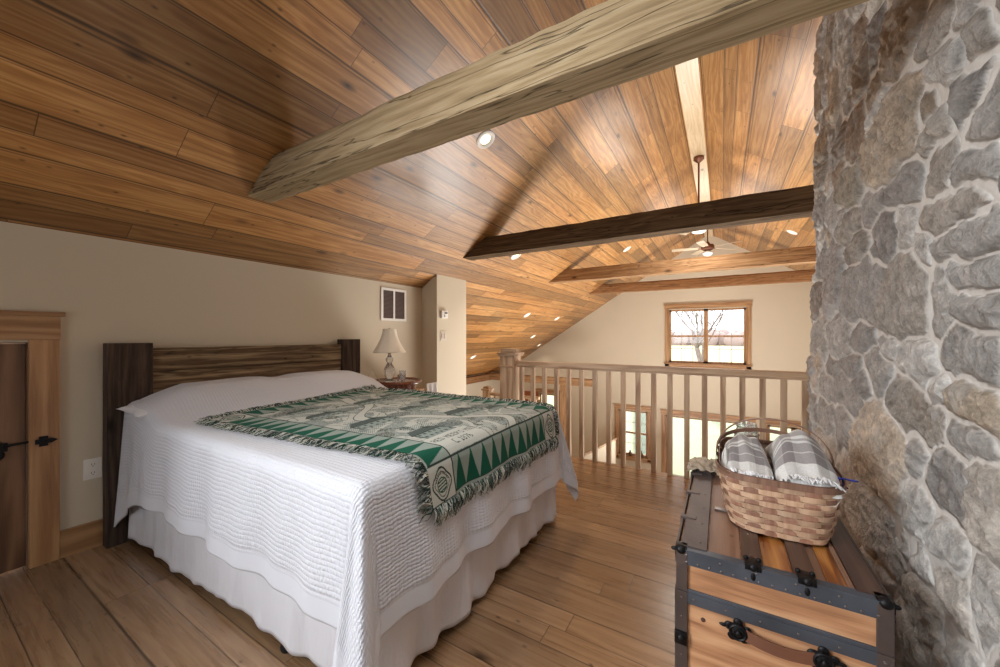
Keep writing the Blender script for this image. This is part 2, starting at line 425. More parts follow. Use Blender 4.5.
def grass_mat():
    t = NT('lawn'); o = t.obj(); n1 = t.noise(o, .5, 5, .6); n2 = t.noise(o, 12, 4, .7)
    _, y, _ = t.sep(o)
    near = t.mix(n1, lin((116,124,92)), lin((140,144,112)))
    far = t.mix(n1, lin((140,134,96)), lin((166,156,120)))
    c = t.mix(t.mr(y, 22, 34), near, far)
    c = t.mulc(c, t.mr(n2, .3, .7, .8, 1.15)); t.bsdf(c, .95); return t.mat
M['grass'] = grass_mat()

# ------------------------------------------------------------------ the room
EAVE_X, YB, YF, XK = -5.64, -2.2, 9.8, -3.078
LZ = -2.75
XR = 5.13
EAVE_Z = roof_z(EAVE_X)
def uvface(name, pts, uvs, mat, thick=None):
    me = bpy.data.meshes.new(name); me.from_pydata([tuple(p) for p in pts], [], [tuple(range(len(pts)))])
    l = me.uv_layers.new(name='UVMap')
    for i, q in enumerate(uvs): l.data[i].uv = q
    me.materials.append(mat); o = bpy.data.objects.new(name, me); COL.objects.link(o)
    if thick:
        md = o.modifiers.new('s', 'SOLIDIFY'); md.thickness = thick; md.offset = -1
    return o
# ceiling: left and right slopes, one object each plane, normals down
sl = math.hypot(1, SLOPE)
def slope_panel(name, x0, x1):
    a, b = (x0, roof_z(x0)), (x1, roof_z(x1))
    w = abs(x1-x0)*sl
    pts = [(x0, YB, a[1]), (x0, YF, a[1]), (x1, YF, b[1]), (x1, YB, b[1])]
    uvs = [(0, YB), (0, YF), (w, YF), (w, YB)]
    if x1 > x0: pts = pts[::1]
    o = uvface(name, pts, uvs, M['ceil'])
    me = o.data; me.update()
    if me.polygons[0].normal.z > 0: me.flip_normals()
    md = o.modifiers.new('s', 'SOLIDIFY'); md.thickness = .12; md.offset = -1
    return o
struct(slope_panel('ceiling_left', RIDGE_X, EAVE_X)); struct(slope_panel('ceiling_right', RIDGE_X, XR))
# pale ridge board
mb = MB(); mb.box((RIDGE_X-.085, YB, RIDGE_Z-.075), (RIDGE_X+.085, YF, RIDGE_Z-.05)); struct(mb.build('trim_1', M['ridge'], grain='y'), 'pale flat board along the ridge')
# floor
o = uvface('floor', [(XK-.1, YB, 0), (.9, YB, 0), (.9, 3.54, 0), (XK-.1, 3.54, 0)],
           [(YB, XK-.1), (YB, .9), (3.54, .9), (3.54, XK-.1)], M['floor'])
md = o.modifiers.new('s', 'SOLIDIFY'); md.thickness = .03; md.offset = -1; struct(o)
# stairwell opening lies beyond the edge; loft edge fascia and soffit
mb = MB(); mb.box((XK-.1, YB, -.33), (.9, 3.50, -.035)); struct(mb.build('floor_joists', M['soffit']))
mb = MB(); mb.box((EAVE_X-.1, YB, LZ-.1), (XR+.1, YF, LZ)); struct(mb.build('floor_lower', M['floor'], grain='x'))
# walls
def holed_wall(name, axis, pos, thick, a0, a1, z0, z1, holes, mat, gable=False):
    """wall in the plane axis=pos, spanning a0..a1 and z0..z1, with rectangular holes (a,b,zlo,zhi)"""
    As = sorted({a0, a1, *[h[0] for h in holes], *[h[1] for h in holes]}); Zs = sorted({z0, z1, *[h[2] for h in holes], *[h[3] for h in holes]})
    bm = bmesh.new()
    def P(a, z, d): return (pos+d, a, z) if axis == 'x' else (a, pos+d, z)
    def inh(a, z): return any(h[0] < a < h[1] and h[2] < z < h[3] for h in holes)
    solid = {}
    for i in range(len(As)-1):
        for j in range(len(Zs)-1):
            solid[i, j] = not inh((As[i]+As[i+1])/2, (Zs[j]+Zs[j+1])/2)
    for (i, j), s_ in solid.items():
        if not s_: continue
        a, b, c, d = As[i], As[i+1], Zs[j], Zs[j+1]
        for t_ in (0, thick):
            bm.faces.new([bm.verts.new(P(x, z, t_)) for x, z in ((a, c), (b, c), (b, d), (a, d))])
        for (di, dj, e) in ((-1,0,((a,c),(a,d))), (1,0,((b,c),(b,d))), (0,-1,((a,c),(b,c))), (0,1,((a,d),(b,d)))):
            if not solid.get((i+di, j+dj), False):
                bm.faces.new([bm.verts.new(P(e[0][0], e[0][1], 0)), bm.verts.new(P(e[1][0], e[1][1], 0)), bm.verts.new(P(e[1][0], e[1][1], thick)), bm.verts.new(P(e[0][0], e[0][1], thick))])
    bmesh.ops.remove_doubles(bm, verts=bm.verts, dist=1e-5)
    if gable:
        for sg in (1, -1):
            bmesh.ops.bisect_plane(bm, geom=bm.verts[:]+bm.edges[:]+bm.faces[:], plane_co=(RIDGE_X, 0, RIDGE_Z+.04), plane_no=(sg*SLOPE, 0, 1), clear_outer=True)
    bmesh.ops.recalc_face_normals(bm, faces=bm.faces)
    me = bpy.data.meshes.new(name); bm.to_mesh(me); bm.free(); box_uv(me)
    me.materials.append(mat); o = bpy.data.objects.new(name, me); COL.objects.link(o); struct(o); return o
W1 = (-1.10, .46, .56, 1.83)         # upper window
WA = (-2.30, -1.59, -1.84, -.69)     # lower small window
DB = (-1.18, .53, LZ, -.72)          # patio door
WD = (.84, 1.75, -1.84, -.71)
WL = (-4.55, -3.95, -2.1, -.45)      # far left lower window
holed_wall('wall_far', 'y', YF, .16, EAVE_X-.2, XR+.2, LZ, 3.6, [W1, WA, DB, WD, WL], M['wall'], gable=True)
mb = MB(); mb.box((EAVE_X-.15, 3.9, LZ), (EAVE_X, YF, EAVE_Z)); struct(mb.build('wall_eave', M['wall']))
mb = MB(); mb.box((EAVE_X, 3.88, LZ), (XK-.1, 3.9, 1.75)); 
bm = bmesh.new(); me = bpy.data.meshes.new('wall_return'); me.from_pydata(mb.v, [], mb.f); bm.from_mesh(me)
bmesh.ops.bisect_plane(bm, geom=bm.verts[:]+bm.edges[:]+bm.faces[:], plane_co=(RIDGE_X, 0, RIDGE_Z+.01), plane_no=(-SLOPE, 0, 1), clear_outer=True)
bm.to_mesh(me); bm.free(); me.materials.append(M['wall']); o = bpy.data.objects.new('wall_return', me); COL.objects.link(o); struct(o)
KW = .0
DOOR = (-.32, .392, 0.0, 1.165)
holed_wall('wall_left', 'x', XK-.12, .12, YB, 3.33, 0, roof_z(XK)+.03, [DOOR], M['wall'])
# chase: boxed-out corner, top follows the roof
bx0, bx1, by0, by1 = XK-.12, -2.845, 3.326, 3.90
mb = MB()
zt = lambda x: roof_z(x)+.01
v = [(bx0,by0,LZ),(bx1,by0,LZ),(bx1,by1,LZ),(bx0,by1,LZ),(bx0,by0,zt(bx0)),(bx1,by0,zt(bx1)),(bx1,by1,zt(bx1)),(bx0,by1,zt(bx0))]
mb.v = v
for f in ((0,3,2,1),(4,5,6,7),(0,1,5,4),(1,2,6,5),(2,3,7,6),(3,0,4,7)): mb.f.append(f); mb.uv.append(None)
struct(mb.build('wall_chase', M['wall']))
holed_wall('wall_near', 'y', YB-.12, .12, XK-.1, 1.6, 0, 3.6, [(-2.2, -.6, .75, 1.75)], M['wall'], gable=True)
mb = MB(); mb.box((XR, 3.3, LZ), (XR+.15, YF, roof_z(XR))); struct(mb.build('wall_right', M['wall']))
mb = MB(); mb.box((1.45, YB, LZ), (1.6, 3.5, roof_z(1.5)+.05)); struct(mb.build('wall_behind_chimney', M['wall']))
mb = MB(); mb.box((1.3, 3.35, LZ), (XR, 3.5, roof_z(1.3)))
bm = bmesh.new(); me = bpy.data.meshes.new('wall_kitchen'); me.from_pydata(mb.v, [], mb.f); bm.from_mesh(me)
bmesh.ops.bisect_plane(bm, geom=bm.verts[:]+bm.edges[:]+bm.faces[:], plane_co=(RIDGE_X, 0, RIDGE_Z+.01), plane_no=(SLOPE, 0, 1), clear_outer=True)
bm.to_mesh(me); bm.free(); me.materials.append(M['wall']); o = bpy.data.objects.new('wall_kitchen', me); COL.objects.link(o); struct(o)
# baseboard along the knee wall
mb = MB(); mb.box((XK, .497, 0), (XK+.02, 3.326, .146)); struct(mb.build('baseboard_left', M['trim'], grain='y', bevel=.002))
mb = MB(); mb.box((XK, YB, 0), (XK+.02, -.42, .146)); struct(mb.build('baseboard_left_near', M['trim'], grain='y'))

# ---- knee wall door
def door_knee():
    root = empty('door_1'); tag(root, 'low plank access door in the knee wall with black slide bolt', None, None, 'structure')
    mb = MB()
    mb.box((XK-.05, -.315, .012), (XK-.012, .387, 1.16)); mb.build('door_panel', M['doorw'], root, 'z', bevel=.002)
    mb = MB(); zc = .645
    mb.tube([(XK+.004, .02, zc-.012), (XK+.004, .20, zc+.0), (XK+.004, .37, zc+.006), (XK+.006, .402, zc+.008)], .0065, 8)
    mb.box((XK-.012, .06, zc-.025), (XK-.004, .33, zc+.018))
    for y in (.10, .30): mb.box((XK-.01, y-.012, zc-.028), (XK+.014, y+.012, zc+.024))
    b = mb.build('bolt', M['iron'], root, bevel=.001)
    mb = MB(); mb.lathe([(.026, 0), (.026, .012), (.018, .022), (.001, .024)], 16, (XK-.006, .295, zc-.038), Matrix.Rotation(PI/2, 3, 'Y')); mb.build('door_knob', M['iron'], root, smooth=True)
    mb = MB(); mb.box((XK-.008, .18, zc-.055), (XK+.006, .262, zc-.02)); mb.build('bolt_plate', M['tin'], root, bevel=.001)
    mb = MB(); cx = XK+.021
    mb.box((cx, .425, zc-.022), (cx+.01, .456, zc+.03)); mb.box((cx, .412, zc-.008), (cx+.012, .470, zc+.016))
    mb.poly([(cx+.006, .470, zc-.008), (cx+.006, .492, zc+.004), (cx+.006, .470, zc+.016)])
    mb.tube([(cx+.006, .432, zc+.004), (cx+.02, .44, zc+.004), (cx+.006, .448, zc+.004)], .006, 6); mb.build('bolt_keeper', M['iron'], root, bevel=.001)
    for z in (.25, .95):
        mb = MB(); mb.box((XK-.014, -.31, z-.02), (XK-.004, -.05, z+.02)); mb.build('hinge_strap', M['iron'], root)
    return root
door_knee()
mb = MB(); mb.box((XK-.12, .3885, 0), (XK+.001, .394, 1.166)); mb.box((XK-.12, -.322, 0), (XK+.001, -.3165, 1.166)); mb.box((XK-.12, -.322, 1.1615), (XK+.001, .394, 1.168)); struct(mb.build('door_jamb', M['doorw'], grain='z'))
mb = MB(); mb.box((XK, .394, 0), (XK+.022, .497, 1.18)); struct(mb.build('trim_2', M['trim'], grain='z', bevel=.002), 'right side casing of the knee wall door')
mb = MB(); mb.box((XK, -.43, 0), (XK+.022, -.322, 1.18)); struct(mb.build('trim_3', M['trim'], grain='z', bevel=.002))
mb = MB(); mb.box((XK, -.43, 1.181), (XK+.024, .500, 1.305)); mb.box((XK, -.45, 1.305), (XK+.04, .515, 1.327)); struct(mb.build('trim_4', M['trim'], grain='y', bevel=.002), 'head casing with a cap over the knee wall door')

# ---- windows of the far wall
def win(name, r, sashes=2, cross=2, grid=(3, 4), trim_w=.09, mat=None, door=False):
    x0, x1, z0, z1 = r; root = empty(name, (0, 0, 0)); tag(root, None, None, None, 'structure')
    y = YF; tw = trim_w; mat = mat or M['trim']
    mb = MB()
    mb.box((x0-tw, y-.022, z0 if door else z0-tw), (x0, y, z1+tw*.2)); mb.box((x1, y-.022, z0 if door else z0-tw), (x1+tw, y, z1+tw*.2))
    mb.build('side_casing', mat, root, 'z')
    mb = MB(); mb.box((x0-tw-.01, y-.028, z1+tw*.2), (x1+tw+.01, y, z1+tw*1.3)); mb.box((x0-tw-.025, y-.038, z1+tw*1.3), (x1+tw+.025, y, z1+tw*1.5))
    if not door: mb.box((x0-tw-.02, y-.05, z0-.03), (x1+tw+.02, y+.02, z0)); mb.box((x0-tw, y-.022, z0-.03-tw), (x1+tw, y, z0-.03))
    mb.build('head_casing_and_sill', mat, root, 'x')
    w = (x1-x0)/sashes
    for s in range(sashes):
        a, b = x0+s*w, x0+(s+1)*w; fw = .045
        mb = MB(); yy0, yy1 = y+.04, y+.09
        mb.box((a, yy0, z0), (a+fw, yy1, z1)); mb.box((b-fw, yy0, z0), (b, yy1, z1)); mb.box((a, yy0, z1-fw), (b, yy1, z1)); mb.box((a, yy0, z0), (b, yy1, z0+fw*(2.2 if door else 1)))
        zm = (z0+z1)/2
        if not door: mb.box((a, yy0-.01, zm-.02), (b, yy1, zm+.02))
        f = mb.build('sash', mat, root, 'z')
        mb = MB(); mb.box((a+fw, y+.062, z0+fw), (b-fw, y+.068, z1-fw)); mb.build('pane', M['glass'], f)
        if grid:
            mb = MB(); nx, nz = grid
            for k in range(1, nx): xx = a+fw+(b-a-2*fw)*k/nx; mb.box((xx-.006, y+.055, z0+fw), (xx+.006, y+.061, z1-fw))
            for k in range(1, nz): zz = z0+fw+(z1-z0-2*fw)*k/nz; mb.box((a+fw, y+.055, zz-.006), (b-fw, y+.061, zz+.006))
            mb.build('muntin_grid', M['muntin'], f)
    return root
win('window_1', W1, 2)
win('window_2', WA, 1, grid=(2, 4))
win('door_2', DB, 2, grid=None, trim_w=.09, door=True)
win('window_3', WD, 2, grid=(2, 2))
win('window_4', WL, 1, grid=(1, 3))

# ------------------------------------------------------------------ exposed beams
def beam(y0, y1, zb, h, mat, label, seed, xl=None, xr=.68, jag=.008):
    x_end = xl if xl is not None else -3.0
    nx, ny, nz = 90, 6, 6
    # ring of the section, rounded square
    sec = []
    w = y1-y0
    m = 7
    for k in range(m): sec.append((k/m, 0.0))
    for k in range(m): sec.append((1.0, k/m))
    for k in range(m): sec.append((1-k/m, 1.0))
    for k in range(m): sec.append((0.0, 1-k/m))
    L = len(sec)
    P = np.zeros((nx, L, 3))
    # left end cut to the roof slope: x where roof meets z
    for i in range(nx):
        t = i/(nx-1)
        for j, (a, b) in enumerate(sec):
            z = zb+b*h; y = y0+a*w
            xs = RIDGE_X - (RIDGE_Z - z)/SLOPE - .005      # end on the ceiling plane
            x = xs + (xr-xs)*t
            n1 = mnoise.noise(Vector((x*2.2, y*9+seed*7, z*9))); n2 = mnoise.noise(Vector((x*9, y*14+seed*3, z*14))); n3 = mnoise.noise(Vector((x*.7, seed*5.3, 1.0)))
            cy, cz = a-.5, b-.5; rl = max(abs(cy), abs(cz)); corner = (abs(cy)*abs(cz)*4)
            k = 1 - .045*corner
            d = jag*(n1*.5+n2*.5)
            y2 = y0+w/2 + cy*w*k + cy*2*d; z2 = zb+h/2 + cz*h*k + cz*2*d + n3*.004
            P[i, j] = (x, y2, z2)
    P = np.concatenate([P, P[:, :1]], axis=1)
    d = np.concatenate([[0], np.cumsum([w/m]*m+[h/m]*m+[w/m]*m+[h/m]*m)])
    uv = np.zeros((nx, L+1, 2)); uv[:, :, 0] = d[None]+seed*1.7; uv[:, :, 1] = P[:, :, 0]
    o = grid_mesh('timber_beam', P[:, ::-1], mat, uv=uv[:, ::-1])
    tag(o, label, 'beam', 'exposed hewn timber beams'); return o
beam(1.19, 1.345, 2.085, .19, M['beam_tan'], 'nearest and largest hewn beam, grey tan, crossing above the bed', 1)
beam(3.44, 3.62, 2.095, .20, M['beam_dark'], 'dark brown hewn beam directly above the railing', 2)
beam(5.84, 6.02, 2.105, .20, M['beam_mid'], 'light brown hewn beam, second from the window wall', 3, xr=1.4)
beam(8.0, 8.18, 2.125, .19, M['beam_red'], 'reddish brown hewn beam nearest the window wall', 4, xr=3.0)

# ------------------------------------------------------------------ recessed ceiling lights
def ray_roof(u, v, side=-1):
    d = pix_dir(u, v); s = SLOPE*side*-1     # left: z = RZ + S*(x-RX)
    # z = RZ - S*sgn*(x-RX)
    sg = -1 if side < 0 else 1
    # H + t dz = RZ - S*sg*(t dx - RX)
    t = (RIDGE_Z + SLOPE*sg*RIDGE_X - H)/(d.z + SLOPE*sg*d.x)
    return d*t + Vector((0, 0, H)), sg
def can_light(u, v, side, label, on=30, first=[None]):
    p, sg = ray_roof(u, v, side)
    n = Vector((-SLOPE*sg, 0, -1)).normalized()      # points down into the room
    q = n.to_track_quat('Z', 'Y')
    if first[0] is None:
        root = empty('recessed_light')
        mb = MB(); mb.lathe([(.052, -.012), (.052, .002), (.066, .009), (.078, .004), (.078, -.002)], 32); mb.build('trim_ring', M['white'], root, smooth=True)
        mb = MB(); mb.lathe([(.001, .002), (.03, .0015), (.053, -.004)], 32); mb.build('lens', M['lens'], root, smooth=True)
        first[0] = root
    else: root = copy_tree(first[0])
    root.rotation_mode = 'QUATERNION'; root.rotation_quaternion = q; root.location = p + n*.002
    tag(root, label, 'ceiling light', 'recessed lights in the board ceiling')
    ld = bpy.data.lights.new('downlight', 'SPOT'); ld.energy = on; ld.spot_size = math.radians(110); ld.spot_blend = .8; ld.color = (1, .90, .76); ld.shadow_soft_size = .05
    lo = bpy.data.objects.new('downlight', ld); COL.objects.link(lo); lo.location = p+n*.03; lo.rotation_euler = (0, 0, 0)
can_light(485.5, 139.5, -1, 'large round recessed light just beyond the nearest beam')
can_light(516, 255.5, -1, 'recessed light under the dark beam, near its left end')
can_light(627, 249, -1, 'recessed light seen between the dark and light brown beams, left of the fans')
can_light(527, 315, -1, 'recessed light on the low slope, left one of the upper pair beyond the chase', 12)
can_light(557, 318.5, -1, 'recessed light on the low slope, right one of the upper pair', 12)
can_light(533, 336.5, -1, 'small recessed light low on the slope, above the newel post', 8)
can_light(539, 345, -1, 'smallest recessed light, beside the gable wall right of the newel', 8)
can_light(473, 357, -1, 'recessed light lowest on the left slope beside the wall corner', 12)
can_light(792, 232, 1, 'recessed light on the right slope beside the stone chimney')

# ------------------------------------------------------------------ ceiling fans
def fan(y, zm, label, first=[None], ang=0.0, rod_top=None):
    root = empty('ceiling_fan', (RIDGE_X, y, zm))
    top = RIDGE_Z-.075-zm
    def b(mb, n, m, par=None): return mb.build(n, m, par or root, smooth=True)
    mb = MB(); mb.lathe([(.001, top), (.06, top), (.062, top-.03), (.03, top-.06), (.012, top-.075)], 24); b(mb, 'canopy', M['brass'])
    mb = MB(); mb.tube([(0, 0, .1), (0, 0, top-.06)], .011, 12); b(mb, 'downrod', M['brass'])
    mb = MB(); mb.lathe([(.012, .13), (.03, .11), (.045, .07), (.11, .055), (.125, .02), (.12, -.03), (.08, -.055), (.045, -.07), (.001, -.072)], 28); b(mb, 'motor', M['brass'])
    mb = MB(); mb.lathe([(.05, -.07), (.09, -.09), (.10, -.12), (.07, -.16), (.02, -.175), (.001, -.176)], 24); b(mb, 'light_bowl', M['white'])
    for k in range(5):
        a = ang+2*PI*k/5; R = Matrix.Rotation(a, 4, 'Z') @ Matrix.Rotation(.2, 4, 'X')
        mb = MB(); pts = []
        for s in range(9):
            x = .17+.5*s/8; w = .045+.022*math.sin(PI*min(1, s/8+.15)*.6)
            pts.append((x, w))
        top_ = [(x, w) for x, w in pts] + [(x, -w) for x, w in reversed(pts)]
        n0 = len(mb.v)
        for z in (0, -.008):
            for x, w in top_: mb.v.append(tuple(R @ Vector((x, w, z))))
        n = len(top_); mb.f.append(tuple(range(n))); mb.uv.append(None); mb.f.append(tuple(reversed(range(n, 2*n)))); mb.uv.append(None)
        for q in range(n): mb.f.append((q, n+q, n+(q+1) % n, (q+1) % n)); mb.uv.append(None)
        bl = mb.build('blade', M['blade'], root)
        mb = MB(); mb.tube([R @ Vector((.10, 0, -.004)), R @ Vector((.20, 0, -.006))], .012, 8, flat=.5); mb.build('blade_iron', M['brass'], bl)
    tag(root, label, 'ceiling fan', 'ceiling fans on long rods from the ridge'); return root
fan(5.35, 2.68, 'nearer ceiling fan, long copper rod in front of the ridge, blades behind the dark beam', ang=math.radians(184))
fan(8.75, 3.02, 'farther ceiling fan seen between the beams in front of the gable peak', ang=math.radians(44))

# ------------------------------------------------------------------ railing
rail = empty('loft_railing', (0, 3.50, 0)); tag(rail, 'light oak loft railing with square balusters and a box newel post', 'railing')
RY = 3.50
def addr(mb, n, m, **k):
    o = mb.build(n, m, rail, **k); o.matrix_parent_inverse = Matrix.Translation((0, -3.50, 0)); return o
NX0, NX1 = -2.045, -1.875
mb = MB(); mb.box((NX1-.005, RY-.03, .885), (.66, RY+.03, .935)); mb.box((NX1-.005, RY-.02, .87), (.66, RY+.02, .886)); addr(mb, 'handrail', M['oak'], grain='x', bevel=.005)
r0_, r1_ = .1515, -.4837
xs_b = [RY*(r0_ + (r1_-r0_)*k/17) for k in range(18)]
xs_b.append(xs_b[-1]-.131)
for k, x in enumerate(xs_b):
    w = .02 if k else .026
    mb = MB(); mb.box((x-w, RY-.02, .0), (x+w, RY+.02, .872))
    # square shaft, narrow chamfered foot
    addr(mb, 'baluster', M['oak'], grain='z', bevel=.002)
mb = MB(); mb.box((NX0, RY-.085, 0), (NX1, RY+.085, .99)); nw = addr(mb, 'newel_post', M['oak'], grain='z', bevel=.003)
nc = (NX0+NX1)/2
mb = MB()
for (e, z0, z1) in ((.014, .985, 1.005), (.024, 1.003, 1.022)): mb.box((NX0-e, RY-.085-e, z0), (NX1+e, RY+.085+e, z1))
mb.box((NX0+.004, RY-.08, 1.022), (NX1-.004, RY+.08, 1.062))
c = mb.build('newel_cap', M['oak'], nw, grain='x', bevel=.003)
c.matrix_parent_inverse = Matrix.Identity(4)
mb = MB(); mb.box((NX0-.010, RY-.095, .865), (NX1+.010, RY+.095, .885)); c = mb.build('newel_band', M['oak'], nw, grain='x', bevel=.003)
# lower stair railing seen past the newel
sr = empty('stair_railing', (0, 0, 0)); tag(sr, 'lower stair newel with short rail, half hidden behind the loft newel post', 'railing')
X2, Y2 = -3.83, 5.94
mb = MB(); mb.box((X2-.07, Y2-.07, LZ), (X2+.07, Y2+.07, .17)); n2 = mb.build('newel_post', M['oak'], sr, 'z', bevel=.003)
mb = MB(); mb.box((X2-.09, Y2-.09, .17), (X2+.09, Y2+.09, .2)); mb.box((X2-.06, Y2-.06, .2), (X2+.06, Y2+.06, .24)); mb.build('newel_cap', M['oak'], n2, 'x', bevel=.003)
mb = MB(); mb.box((X2+.07, Y2-.03, .08), (-2.75, Y2+.03, .13)); mb.build('handrail', M['oak'], sr, 'x')
for k in range(8):
    x = X2+.17+k*.12; mb = MB(); mb.box((x-.017, Y2-.017, LZ+1.9), (x+.017, Y2+.017, .08)); mb.build('baluster', M['oak'], sr, 'z')
# stair landing and plate timber in the low eave
mb = MB(); mb.box((EAVE_X, Y2-1.2, -.92), (-2.65, Y2+.15, -.80)); struct(mb.build('floor_landing', M['floor'], grain='x'))
mb = MB(); mb.box((EAVE_X+.01, 3.92, EAVE_Z-.17), (EAVE_X+.16, YF-.02, EAVE_Z-.01)); tag(mb.build('wall_plate_timber', M['beam_red'], grain='y'), 'brown timber plate along the low eave wall', 'beam')
# brown header and posts by the far left lower windows
hd = empty('timber_frame', (0, 0, 0)); tag(hd, 'brown timber header and post at the far lower left, seen through balusters', 'timber frame')
YH = 8.6
mb = MB(); mb.box((-5.6, YH, .0), (-2.55, YH+.16, .17)); mb.build('header', M['beam_mid'], hd, 'x', bevel=.01)
for x in (-3.34,):
    mb = MB(); mb.box((x-.09, YH, LZ), (x+.09, YH+.16, -.001)); mb.build('post', M['beam_mid'], hd, 'z', bevel=.01)
# brown lower door leaf, armchair, plant etc. seen between balusters
mb = MB(); mb.box((-5.15, YF-.04, LZ), (-4.55, YF-.002, -.42)); struct(mb.build('door_3', M['redwood'], grain='z', bevel=.004))
# sloped stair guard wall with wooden cap
gw = empty('stair_guard_wall'); tag(gw, 'white guard wall with sloped oak cap beyond the balusters', 'guard wall')
mb = MB(); ya = 8.3
pts = [(-3.35, -1.98), (-2.02, -1.1), (-2.02, LZ), (-3.35, LZ)]
for y in (ya, ya+.1): mb.v += [(x, y, z) for x, z in pts]
for f in ((0,1,2,3),(7,6,5,4),(0,4,5,1),(1,5,6,2),(2,6,7,3),(3,7,4,0)): mb.f.append(f); mb.uv.append(None)
mb.build('panel', M['wall'], gw)
mb = MB(); an = math.atan2(.88, 1.33); Mx = Matrix.Translation((-2.685, ya+.05, -1.52)) @ Matrix.Rotation(-an, 4, 'Y'); mb.obox(Mx, (1.62, .15, .04)); mb.build('cap', M['oak'], gw, 'x')
# jars on the sill of window_2
for k, (dx, s) in enumerate(((.10, .8), (.30, 1.0), (.56, 1.15))):
    mb = MB(); mb.lathe([(.001, 0), (.035*s, 0), (.042*s, .03), (.04*s, .08*s), (.018*s, .11*s), (.02*s, .14*s), (.001, .14*s)], 16, (WA[0]+dx, YF-.018, WA[2]+.0))
    tag(mb.build('jar', M['bottle'], smooth=True), ['small brown jar at the left of the lower window sill', 'brown jar in the middle of the lower window sill', 'round brown jar at the right of the lower window sill'][k], 'jar', 'jars on the lower window sill')
# armchair + plant below
ac = empty('armchair'); tag(ac, 'tan upholstered armchair on the lower floor behind the balusters', 'armchair')
ax, ay = -2.75, 7.6
mb = MB(); mb.box((ax-.35, ay-.35, LZ+.12), (ax+.35, ay+.35, LZ+.45)); mb.build('seat', M['sofa'], ac, bevel=.04, smooth=True)
mb = MB(); mb.box((ax-.38, ay+.25, LZ+.2), (ax+.38, ay+.45, LZ+.98)); mb.build('backrest', M['sofa'], ac, bevel=.05, smooth=True)
for s in (-1, 1):
    mb = MB(); mb.box((ax+s*.42-.08, ay-.35, LZ+.12), (ax+s*.42+.08, ay+.35, LZ+.62)); mb.build('arm', M['sofa'], ac, bevel=.04, smooth=True)
    for q in (-1, 1): mb = MB(); mb.box((ax+s*.4-.025, ay+q*.3-.025, LZ), (ax+s*.4+.025, ay+q*.3+.025, LZ+.125)); mb.build('leg', M['trim'], ac)

# ------------------------------------------------------------------ wall fittings
vt = empty('air_return_grille'); tag(vt, 'white framed air return grille with dark louvres above the lamp', 'vent')
vy0, vy1, vz0, vz1 = 2.70, 3.06, 1.365, 1.715
mb = MB()
for (a, b, c, d) in ((vy0, vy1, vz0, vz0+.025), (vy0, vy1, vz1-.025, vz1), (vy0, vy0+.028, vz0+.025, vz1-.025), (vy1-.028, vy1, vz0+.025, vz1-.025), ((vy0+vy1)/2-.012, (vy0+vy1)/2+.012, vz0+.025, vz1-.025)):
    mb.box((XK, a, c), (XK+.012, b, d))
mb.build('frame', M['white'], vt, bevel=.001)
mb = MB(); nl = 22
for k in range(nl):
    z = vz0+.03+(vz1-vz0-.06)*k/(nl-1)
    R = Matrix.Rotation(math.radians(40), 3, 'Y'); mb.box((XK-.0, vy0+.026, z-.001), (XK+.009, vy1-.026, z+.001), rot=R, org=(XK+.004, 0, z))
mb.build('louvres', M['vent_dark'], vt, 'y')
mb = MB(); mb.box((XK, vy0+.02, vz0+.02), (XK+.002, vy1-.02, vz1-.02)); mb.build('backing', plain('vent_back', (84,70,66), .8), vt)

ol = empty('wall_outlet'); tag(ol, 'white duplex outlet on the knee wall beside the headboard post', 'outlet')
oy, oz = .622, .445
mb = MB(); mb.box((XK, oy-.036, oz-.058), (XK+.006, oy+.036, oz+.058)); mb.build('cover_plate', M['white'], ol, bevel=.002)
for s in (-1, 1):
    mb = MB(); mb.lathe([(.017, 0), (.017, .003), (.001, .003)], 20, (XK+.006, oy, oz+s*.024), Matrix.Rotation(PI/2, 3, 'Y')); so = mb.build('socket', M['white'], ol)
    mb = MB()
    for dy in (-.006, .006): mb.box((XK+.0088, oy+dy-.001, oz+s*.024-.002), (XK+.0096, oy+dy+.001, oz+s*.024+.007))
    mb.box((XK+.0088, oy-.002, oz+s*.024-.010), (XK+.0096, oy+.002, oz+s*.024-.006)); mb.build('slots', M['iron'], so)
th = empty('thermostat'); tag(th, 'white thermostat with small dark display on the boxed wall corner', 'thermostat')
tx, ty, tz = -2.845, 3.44, 1.455
mb = MB(); mb.box((tx, ty-.055, tz-.045), (tx+.028, ty+.055, tz+.045)); mb.build('housing', M['white'], th, bevel=.006, smooth=True)
mb = MB(); mb.box((tx+.028, ty-.01, tz+.01), (tx+.030, ty+.042, tz+.026)); mb.build('display', M['iron'], th)
mb = MB(); mb.box((tx+.028, ty-.015, tz-.03), (tx+.031, ty-.002, tz-.004)); mb.build('button', M['vent_dark'], th)
sw = empty('light_switch'); tag(sw, 'beige double light switch plate below the thermostat', 'switch')
swz = 1.2; sm = plain('switch_beige', (206,194,178), .5)
mb = MB(); mb.box((tx, ty-.058, swz-.058), (tx+.006, ty+.058, swz+.058)); mb.build('cover_plate', sm, sw, bevel=.002)
for s in (-1, 1): mb = MB(); mb.box((tx+.006, ty+s*.023-.014, swz-.032), (tx+.011, ty+s*.023+.014, swz+.032)); mb.build('rocker', sm, sw, bevel=.001)

